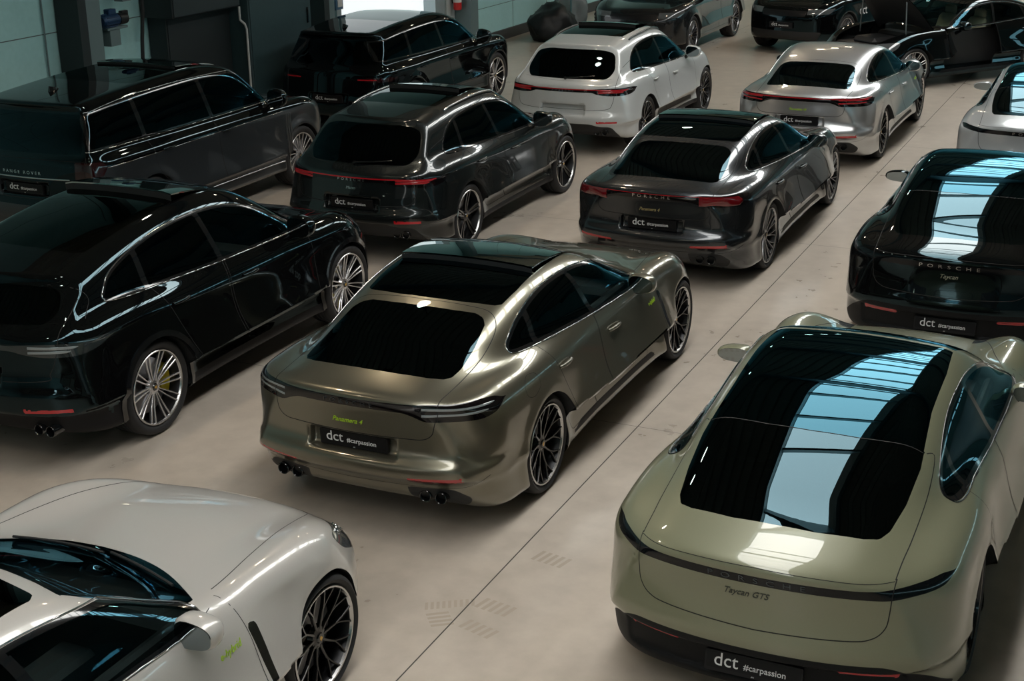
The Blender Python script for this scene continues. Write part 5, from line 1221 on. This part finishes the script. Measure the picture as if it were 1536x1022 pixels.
# 15 black saloon with bonnet and door open
M = ML['PAN']
c = instance(M, 'black_saloon', 7.98, 26.88, 208, dict(paint=BLK, trim=TRIMC, seat=BEIGE, plate=False), 'black saloon with raised bonnet, open front door and beige seats at the far right', 'car', wheels=('twin', 'silver', 'black'))
def swing(o, hinge, axis, ang):
    T = Matrix.Translation(hinge) @ Matrix.Rotation(ang, 4, axis) @ Matrix.Translation(-Vector(hinge)); o.matrix_local = T
for o in c.children:
    n = o.name.split('.')[0]
    if n == 'hood': swing(o, (.90, 0, .98), 'Y', R(-52))
    me = o.data
    if n in ('front_door', 'side_window', 'window_trim', 'door_handle', 'side_mirror') and me is not None:
        cx = sum(v.co.x for v in me.vertices) / len(me.vertices); cy = sum(v.co.y for v in me.vertices) / len(me.vertices)
        if n in ('front_door', 'door_handle') and cy > .2 and cx > -.4: swing(o, (.78, .93, .7), 'Z', R(38))
g = Geo(); g.box((1.0, -.55, .55), (2.05, .55, .74), .05); g.box((1.25, -.3, .70), (1.85, .3, .84), .06); g.box((1.0, .32, .70), (1.3, .52, .82), .04)
g.obj('engine', mat('engine_dark', (.03, .03, .032), .5, .3), c)
for s_ in (1, -1):
    g = Geo(); g.tube([(1.40, .60 * s_, .84), (1.40, .56 * s_, 1.48)], .012, 8); g.obj('bonnet_strut', SATIN, c)
# ------------------------------------------------------------------ the hall
def struct(name, g, m, **k):
    o = g.obj(name, m, None, **k); o['kind'] = 'structure'; return o
def noise_mat(name, c1, c2, scale=2., rough=(.3, .5), bump=.0, coat=0., scale2=14.):
    m, nt, N, L = nodes(name); b = N.new('ShaderNodeBsdfPrincipled'); o = N.new('ShaderNodeOutputMaterial'); L.new(b.outputs[0], o.inputs[0])
    tc = N.new('ShaderNodeTexCoord'); n1 = N.new('ShaderNodeTexNoise'); n1.inputs['Scale'].default_value = scale; n1.inputs['Detail'].default_value = 7; n1.inputs['Roughness'].default_value = .6
    n2 = N.new('ShaderNodeTexNoise'); n2.inputs['Scale'].default_value = scale2; n2.inputs['Detail'].default_value = 6
    L.new(tc.outputs['Object'], n1.inputs[0]); L.new(tc.outputs['Object'], n2.inputs[0])
    ad = N.new('ShaderNodeMath'); ad.operation = 'MULTIPLY_ADD'; ad.inputs[1].default_value = .45; L.new(n2.outputs[0], ad.inputs[0]); 
    sc = N.new('ShaderNodeMath'); sc.operation = 'MULTIPLY'; sc.inputs[1].default_value = .55; L.new(n1.outputs[0], sc.inputs[0]); L.new(sc.outputs[0], ad.inputs[2])
    cr = N.new('ShaderNodeValToRGB'); cr.color_ramp.elements[0].position = .30; cr.color_ramp.elements[1].position = .70
    cr.color_ramp.elements[0].color = (*c1, 1); cr.color_ramp.elements[1].color = (*c2, 1); L.new(ad.outputs[0], cr.inputs[0]); L.new(cr.outputs[0], b.inputs['Base Color'])
    mr = N.new('ShaderNodeMapRange'); mr.inputs[1].default_value = .2; mr.inputs[2].default_value = .8; mr.inputs[3].default_value = rough[0]; mr.inputs[4].default_value = rough[1]
    L.new(ad.outputs[0], mr.inputs[0]); L.new(mr.outputs[0], b.inputs['Roughness']); b.inputs['Coat Weight'].default_value = coat; b.inputs['Coat Roughness'].default_value = .18
    if bump:
        bp = N.new('ShaderNodeBump'); bp.inputs['Strength'].default_value = bump; bp.inputs['Distance'].default_value = .004; L.new(n2.outputs[0], bp.inputs['Height']); L.new(bp.outputs[0], b.inputs['Normal'])
    MATS[name] = m; return m
ROT = R(65)
def place(o): o.rotation_euler = (0, 0, ROT); return o        # hall objects are modelled with x along the aisle, y to the left wall
FLOOR = noise_mat('concrete_floor', (.35, .305, .255), (.52, .458, .39), .8, (.24, .36), .03, 0., 5.)
WALLM = noise_mat('wall_panel', (.34, .60, .61), (.40, .68, .69), 1.5, (.5, .6), 0)
DECK = mat('roof_deck', (.36, .32, .27), .5, .2)
g = Geo(); g.box((-14, -18, -.2), (52, 14.6, 0)); place(struct('floor', g, FLOOR, smooth=False))
JOINT = mat('joint_filler', (.05, .045, .04), .8); FAINT = mat('joint_faint', (.13, .12, .11), .7)
def joint(x0, y0, x1, y1, w=.009, m=JOINT):
    g = Geo(); d = np.array([x1 - x0, y1 - y0]); d /= np.linalg.norm(d); n = np.array([-d[1], d[0]]) * w / 2
    g.add([(x0 + n[0], y0 + n[1], .0012), (x0 - n[0], y0 - n[1], .0012), (x1 - n[0], y1 - n[1], .0012), (x1 + n[0], y1 + n[1], .0012)], [(0, 1, 2, 3)]); o = place(struct('trim_floor_joint', g, m, smooth=False)); return o
joint(-12, 3.58, 50, 3.50)
for k, x in enumerate((9.95, 15.6, 21.2, 4.3, 26.9)): joint(x - .0, -17, x, 14, .006, FAINT)
joint(-12, 9.3, 50, 9.3, .007, FAINT); joint(-12, -2.2, 50, -2.2, .007)
# tyre marks on the floor
TM = mat('tyre_mark', (.36, .305, .245), .38)
def to_hall(x, y): return x * AV[0] + y * AV[1], x * BV[0] + y * BV[1]
for (cx, cy, ang, n, L_, sp) in ((-.405, 7.80, 8, 9, .085, .036), (-.46, 7.62, -75, 4, .14, .045), (-.12, 7.75, -35, 5, .13, .05), (-.22, 7.5, -40, 5, .11, .05), (.24, 8.35, -35, 5, .14, .05)):
    g = Geo(); ca, sa = math.cos(R(ang)), math.sin(R(ang))
    for i in range(n):
        u = (i - n / 2) * sp
        P = [(u, -L_ / 2), (u + sp * .55, -L_ / 2), (u + sp * .55 + .01, L_ / 2), (u + .01, L_ / 2)]
        g.add([(*to_hall(cx + a * ca - b_ * sa, cy + a * sa + b_ * ca), .0008) for a, b_ in P], [(0, 1, 2, 3)])
    o = place(g.obj('tyre_print', TM, smooth=False)); o['kind'] = 'stuff'; o['label'] = 'faint brown tyre tread prints on the concrete floor'; o['category'] = 'tyre marks'; o['group'] = 'tyre prints on the floor'
# left wall: panels along x at y = 13.8
YW = 13.8
g = Geo(); g.box((-14, YW, 0), (22.35, YW + .3, 7.5)); g.box((26.5, YW, 0), (52, YW + .3, 7.5)); g.box((22.35, YW, 3.8), (26.5, YW + .3, 7.5)); place(struct('wall_left', g, WALLM, smooth=False))
g = Geo(); g.box((-14, YW - .06, 0), (22.2, YW + .0, 1.30)); place(struct('trim_1', g, noise_mat('plinth', (.32, .50, .50), (.38, .56, .56), 2), smooth=False))
g = Geo(); g.box((-14, YW - .075, 1.29), (22.2, YW, 1.34)); place(struct('trim_2', g, mat('ledge_metal', (.35, .38, .38), .4, .3), smooth=False))
g = Geo()
for z in (1.96, 2.96, 3.96, 4.96): g.box((-14, YW - .004, z), (22.2, YW + .001, z + .012))
for x in (28.0, 29.9, 31.8): g.box((x, YW - .004, 0), (x + .012, YW + .001, 7))
g.box((26.5, YW - .004, .78), (52, YW + .001, .79)); place(struct('trim_3', g, mat('panel_joint', (.10, .12, .12), .7), smooth=False))
g = Geo(); g.box((27.1, YW - .05, 0), (52, YW, .22)); place(struct('baseboard_left', g, mat('skirting_dark', (.05, .055, .055), .6), smooth=False))
STEEL = mat('steel_dark', (.02, .03, .032), .5, .2); STEELG = mat('steel_grey', (.14, .20, .21), .5, .2); GALV = mat('galvanised', (.45, .48, .48), .35, .7)
def column(x, w=.30, m=STEEL, flange=True, wide=.0):
    g = Geo()
    g.box((x, YW - .42, 0), (x + .16, YW - .02, 7.4)); 
    g.cur = 1; g.box((x + .16, YW - .40, 0), (x + .16 + w, YW - .38, 7.4)); g.box((x + .30, YW - .38, 0), (x + .32, YW - .02, 7.4)); g.box((x + .16, YW - .04, 0), (x + .16 + w, YW - .02, 7.4))
    return place(struct('wall_column', g, [m, STEELG], smooth=False))
column(15.25); column(21.35, .2); column(26.95, .22, STEELG)
g = Geo(); g.tube([(15.0, YW - .03, 1.34), (15.0, YW - .03, 7)], .012, 6); g.tube([(15.88, YW - .03, .5), (15.88, YW - .03, 7)], .014, 6); g.tube([(15.97, YW - .03, .5), (15.97, YW - .03, 7)], .010, 6); tag(place(g.obj('conduit', STEELG)), 'thin grey conduits running up the wall beside the dark column', 'pipe')
# bright doorway
g = Geo(); g.box((22.35, YW - .05, 0), (22.50, YW + .3, 3.8)); g.box((26.1, YW - .05, 0), (26.5, YW + .3, 3.8)); g.box((22.35, YW - .05, 3.65), (26.5, YW + .3, 3.8)); place(struct('door_1', g, mat('door_frame', (.32, .40, .42), .4, .3), smooth=False))
WHITE_EM = mat('daylight_opening', (.8, .8, .8), .8, emit=(.84, .90, .92), es=.86)
g = Geo(); g.box((22.5, YW + .22, 0), (26.1, YW + .26, 3.65)); place(struct('window_1', g, WHITE_EM, smooth=False))
# fire extinguisher on its grey board
g = Geo(); g.box((26.56, YW - .06, .1), (26.92, YW - .02, 2.6)); place(struct('trim_4', g, mat('board_pale', (.42, .46, .46), .5), smooth=False))
x0, z0 = 26.78, .95
t = bpy.data.objects.new('fire_extinguisher', None); COL.objects.link(t); wx, wy = W(x0, YW - .2); t.location = (wx, wy, z0); t.rotation_euler = (0, 0, ROT); tag(t, 'red fire extinguisher hung on the pale board beside the doorway', 'fire extinguisher')
RED = mat('extinguisher_red', (.55, .01, .012), .3, coat=.6)
g = Geo(); g.lathe([(0, .001), (.0, .075), (.02, .085), (.42, .085), (.48, .06), (.51, .03), (.53, .03), (.53, .001)][::-1], 'z', 28); g.obj('cylinder_body', RED, t)
g = Geo(); g.box((-.02, -.03, .53), (.02, .03, .58), .005); g.box((-.015, -.10, .57), (.015, .05, .59)); g.tube([(0, .03, .55), (0, .12, .5), (0, .13, .25), (0, .11, .12)], .012, 8); g.obj('valve_and_hose', BLACK, t)
g = Geo(); g.lathe([(.15, .0865), (.33, .0865)], 'z', 28); g.obj('paper_label', mat('label_white', (.6, .6, .58), .6), t)
g = Geo(); g.box((-.03, .06, .2), (.03, .16, .3)); g.obj('bracket', STEELG, t)
# dark cabinets
TEAL = noise_mat('cabinet_teal', (.022, .045, .052), (.035, .07, .078), 1.2, (.35, .5)); DKC = mat('cabinet_black', (.012, .018, .02), .5)
def hall_empty(name, x, y, z, label, cat, group=None):
    e = bpy.data.objects.new(name, None); COL.objects.link(e); wx, wy = W(x, y); e.location = (wx, wy, z); e.rotation_euler = (0, 0, ROT); tag(e, label, cat, group); return e
e = hall_empty('wall_cabinet', 17.0, YW - .35, 1.95, 'dark metal cabinet mounted high on the wall with a white conduit', 'cabinet'); g = Geo(); g.box((0, -.25, 0), (1.65, .33, 1.6), .01); g.obj('body', DKC, e); g = Geo(); g.box((.02, -.265, .02), (1.63, -.25, 1.58), .004); g.obj('door', mat('cabinet_face', (.02, .03, .034), .4), e)
e = hall_empty('low_cabinet', 17.15, YW - .35, 0, 'black recessed cabinet standing under the wall-mounted one', 'cabinet'); g = Geo(); g.box((0, -.0, 0), (1.55, .33, 1.94), .01); g.obj('body', DKC, e); g = Geo(); g.box((.02, -.012, .05), (1.53, 0, 1.9)); g.obj('door', DKC, e)
e = hall_empty('tall_cabinet', 18.72, YW - .35, 0, 'tall dark teal metal cabinet standing against the wall', 'cabinet'); g = Geo(); g.box((0, -.35, 0), (1.75, .33, 3.6), .01); g.obj('body', TEAL, e)
g = Geo(); g.box((.02, -.365, .05), (1.73, -.35, 3.55), .004); g.obj('door', TEAL, e)
g = Geo(); g.box((1.60, -.39, 1.5), (1.63, -.365, 1.75), .004); g.obj('handle', BLACK, e)
g = Geo(); g.tube([(18.60, YW - .62, 1.95), (18.60, YW - .62, 1.75), (18.66, YW - .66, 1.68), (18.70, YW - .66, 1.6), (18.70, YW - .66, .3)], .018, 8); tag(place(g.obj('conduit', mat('conduit_white', (.5, .53, .53), .5))), 'pale conduit bending down between the dark cabinets', 'pipe')
# pump motors on the wall
BLUE = mat('motor_blue', (.015, .05, .12), .4, .3)
def motor(x, z, s, label):
    e = hall_empty('pump_motor', x, YW - .34, z, label, 'motor', None)
    g = Geo(); g.lathe([(-.24, .001), (-.24, .07), (-.21, .10), (.12, .10), (.15, .08), (.16, .001)][::-1], 'x', 24)
    for k in range(12):
        a = 2 * math.pi * k / 12; c_, s_ = math.cos(a), math.sin(a); g.add([(x_, r_ * c_ + w_ * s_, r_ * s_ - w_ * c_) for x_ in (-.2, .1) for r_, w_ in ((.095, -.006), (.115, -.006), (.115, .006), (.095, .006))], [(0, 1, 5, 4), (1, 2, 6, 5), (2, 3, 7, 6), (0, 4, 7, 3), (0, 3, 2, 1), (4, 5, 6, 7)])
    g.obj('motor_housing', BLUE, e); g = Geo(); g.lathe([(.14, .06), (.16, .095), (.34, .095), (.36, .05), (.42, .03)][::-1], 'x', 24); g.box((.24, -.04, -.04), (.40, .04, .12), .01); g.obj('pump_head', mat('pump_black', (.015, .018, .02), .45, .3), e)
    g = Geo(); g.box((-.10, -.06, .09), (.08, .06, .18), .012); g.obj('terminal_box', BLUE, e); e.scale = (s, s, s)
    g = Geo(); g.box((-.12, -.02, -.16), (.38, .28, -.12), .006); g.box((-.05, .0, -.42), (.2, .22, -.16), .006); g.obj('bracket', STEELG, e)
motor(15.98, 2.05, .85, 'blue and black pump motor on a wall bracket, the lower one'); motor(16.30, 2.56, .7, 'blue and black pump motor on a wall bracket, the upper one')
g = Geo(); g.tube([(16.72, YW - .3, 2.42), (16.72, YW - .3, 2.1), (16.70, YW - .26, 1.7), (16.70, YW - .2, 1.0), (16.72, YW - .16, .2)], .028, 10); tag(place(g.obj('hose', MATTE)), 'black rubber hose hanging from the pump motors', 'hose')
# small control box, pile of covers, post, bin
e = hall_empty('control_box', 22.0, YW - .25, 1.5, 'blue and white control box beside the bright doorway', 'control box'); g = Geo(); g.box((-.12, -.08, 0), (.12, .1, .55), .01); g.obj('housing', mat('control_blue', (.05, .12, .2), .4), e); g = Geo(); g.box((-.07, -.09, .05), (.07, -.08, .25)); g.obj('panel', mat('label_white', ()), e)
g = Geo(); g.lathe([(-.1, .001), (-.1, .02), (-.085, .02), (-.085, .001)][::-1], 'y', 16, (0, .0, .35)); g.obj('red_button', RED, e)
def lump(name, x, y, sx, sy, sz, m, label, cat, seed=1, fold=.22, sub=5):
    import bmesh
    from mathutils import noise
    bm = bmesh.new(); bmesh.ops.create_icosphere(bm, subdivisions=sub, radius=1)
    for v in bm.verts:
        p = v.co.copy(); n = noise.noise(p * 1.6 + Vector((seed, 0, 0))) * fold * 1.6 + abs(noise.noise(p * 4.5 + Vector((0, seed, 0)))) * fold - abs(noise.noise(p * 9 + Vector((0, 0, seed)))) * fold * .4
        q = p * (1 + n); sq = 1 + .25 * (abs(p.x) ** 3 + abs(p.y) ** 3); v.co = Vector((q.x * sx * sq, q.y * sy * sq, max(0, (q.z * .75 + .42)) * sz))
    me = bpy.data.meshes.new(name); bm.to_mesh(me); bm.free(); me.polygons.foreach_set('use_smooth', [True] * len(me.polygons))
    o = link(name, me, None, m); wx, wy = W(x, y); o.location = (wx, wy, .0); o.rotation_euler = (0, 0, ROT); return tag(o, label, cat)
TARP = mat('tarpaulin', (.008, .010, .011), .5, spec=.3)
lump('folded_tarpaulin', 29.72, 12.75, .60, .42, .66, TARP, 'pile of folded black car covers on the floor by the wall', 'car cover', 3, .13, 4)
lump('plastic_sheet', 31.55, 13.1, .38, .28, .9, mat('clear_sheet', (.25, .29, .30), .25, trans=.4), 'crumpled pale plastic sheeting behind the black covers', 'plastic sheet', 8, .2, 4)
lump('bin_bag', 32.15, 12.3, .33, .33, .6, TARP, 'black bag standing right of the thin post', 'bag', 12, .15)
g = Geo(); g.lathe([(0, .001), (0, .16), (.015, .16), (.03, .03), (.03, .022), (2.6, .022), (2.6, .001)][::-1], 'z', 16); o = g.obj('post', mat('post_teal', (.12, .22, .24), .4, .5)); o.location = (*W(30.78, 12.75), 0); tag(o, 'slim teal-grey post standing beside the black covers', 'post')
# ceiling with ribs, skylight along the right aisle, trusses
ZC = 7.5
def deck(y0, y1):
    g = Geo(); P = []; y = y0; p = .30
    while y < y1 - 1e-6: P += [(y, ZC), (y + p * .30, ZC), (y + p * .38, ZC + .10), (y + p * .92, ZC + .10)]; y += p
    P.append((y1, ZC)); n = len(P); g.add([(-14, a, b_) for a, b_ in P] + [(52, a, b_) for a, b_ in P], [(i, i + 1, n + i + 1, n + i) for i in range(n - 1)]); return g
SKY = mat('skylight_panel', (.5, .6, .62), .6, emit=(1., .985, .945), es=9.6)
struct_n = 0
for y0, y1 in ((-18, 1.85), (3.75, 14.6)):
    o = place(struct('ceiling', deck(y0, y1), DECK, smooth=False))
xs = -12.3
while xs < 50:
    g = Geo(); g.box((xs + .03, 1.9, ZC + .12), (xs + 1.17, 3.7, ZC + .14)); place(struct('window_2', g, SKY, smooth=False)); xs += 1.2
g = Geo(); 
x = -12.3
while x < 50: g.box((x - .03, 1.85, ZC), (x + .03, 3.75, ZC + .15)); x += 1.2
g.box((-14, 1.80, ZC - .1), (52, 1.88, ZC + .16)); g.box((-14, 3.72, ZC - .1), (52, 3.80, ZC + .16)); place(struct('trim_5', g, STEELG, smooth=False))
for x in (-9, -3, 3, 9, 15.4, 21.5, 27.5, 33.5, 39.5, 45.5):
    g = Geo(); g.box((x, -17.5, ZC - .45), (x + .16, 13.6, ZC - .02)); place(struct('ceiling_beam', g, STEELG, smooth=False))
# outer walls out of view, with a band of windows on the right
g = Geo(); g.box((-14, -18.3, 0), (52, -18, 4.2)); g.box((-14, -18.3, 5.0), (52, -18, 7.6)); place(struct('wall_right', g, WALLM, smooth=False))
WIN = mat('window_daylight', (.5, .6, .6), .5, emit=(.42, .74, .82), es=3.2)
x = -13.
while x < 51: g = Geo(); g.box((x + .1, -18.2, 4.2), (x + 1.9, -18.15, 5.0)); place(struct('window_3', g, WIN, smooth=False)); x += 2.
g = Geo(); x = -13.
while x < 51.5: g.box((x - .1, -18.25, 4.2), (x + .1, -18.0, 5.0)); x += 2.
place(struct('trim_6', g, STEELG, smooth=False))
g = Geo(); g.box((51.7, -18.3, 0), (52, 14.6, 7.6)); place(struct('wall_back', g, WALLM, smooth=False)); g = Geo(); g.box((-14.3, -18.3, 0), (-14, 14.6, 7.6)); place(struct('wall_front', g, WALLM, smooth=False))
# high-bay lamps in two rows
LAMP_GLOW = mat('lamp_lens', (.9, .9, .9), .4, emit=(1., .80, .56), es=90.)
def lamp(x, y, power, i):
    e = hall_empty('pendant_lamp', x, y, 6.6, 'round high-bay lamp hanging under the roof above the left rows of cars', 'lamp', 'high-bay lamps under the roof'); g = Geo(); g.lathe([(.32, .001), (.32, .06), (.2, .10), (.08, .20), (.0, .21), (.0, .18)][::-1], 'z', 28); g.obj('lamp_housing', STEEL, e)
    g = Geo(); g.lathe([(.03, .001), (.03, .17)], 'z', 28); g.obj('lamp_lens', LAMP_GLOW, e); g = Geo(); g.tube([(0, 0, .3), (0, 0, .85)], .01, 6); g.obj('cable', BLACK, e)
    L = bpy.data.lights.new('lamp_light', 'SPOT'); L.energy = power; L.color = (1., .86, .70); L.shadow_soft_size = .17; L.spot_size = R(125); L.spot_blend = .6
    o = bpy.data.objects.new('lamp_light', L); COL.objects.link(o); o.parent = e; o.location = (0, 0, -.02)
LAMPS = [(x, 8.2, 1.) for x in (2.2, 7.6, 13.0, 18.4, 23.8, 29.2, 34.6, 37.3, 40.0)]
for i, (x, y, f_) in enumerate(LAMPS): lamp(x, y, 45 * f_, i)
w = bpy.data.worlds.new('world'); scene.world = w; w.use_nodes = True; w.node_tree.nodes['Background'].inputs[0].default_value = (.20, .42, .48, 1); w.node_tree.nodes['Background'].inputs[1].default_value = .6
scene.view_settings.view_transform = 'Standard'; scene.view_settings.look = 'None'; scene.view_settings.gamma = 1.; scene.view_settings.exposure = 0.; scene.view_settings.use_curve_mapping = False
scene.cycles.max_bounces = 7; scene.cycles.transparent_max_bounces = 10; scene.cycles.sample_clamp_indirect = 6
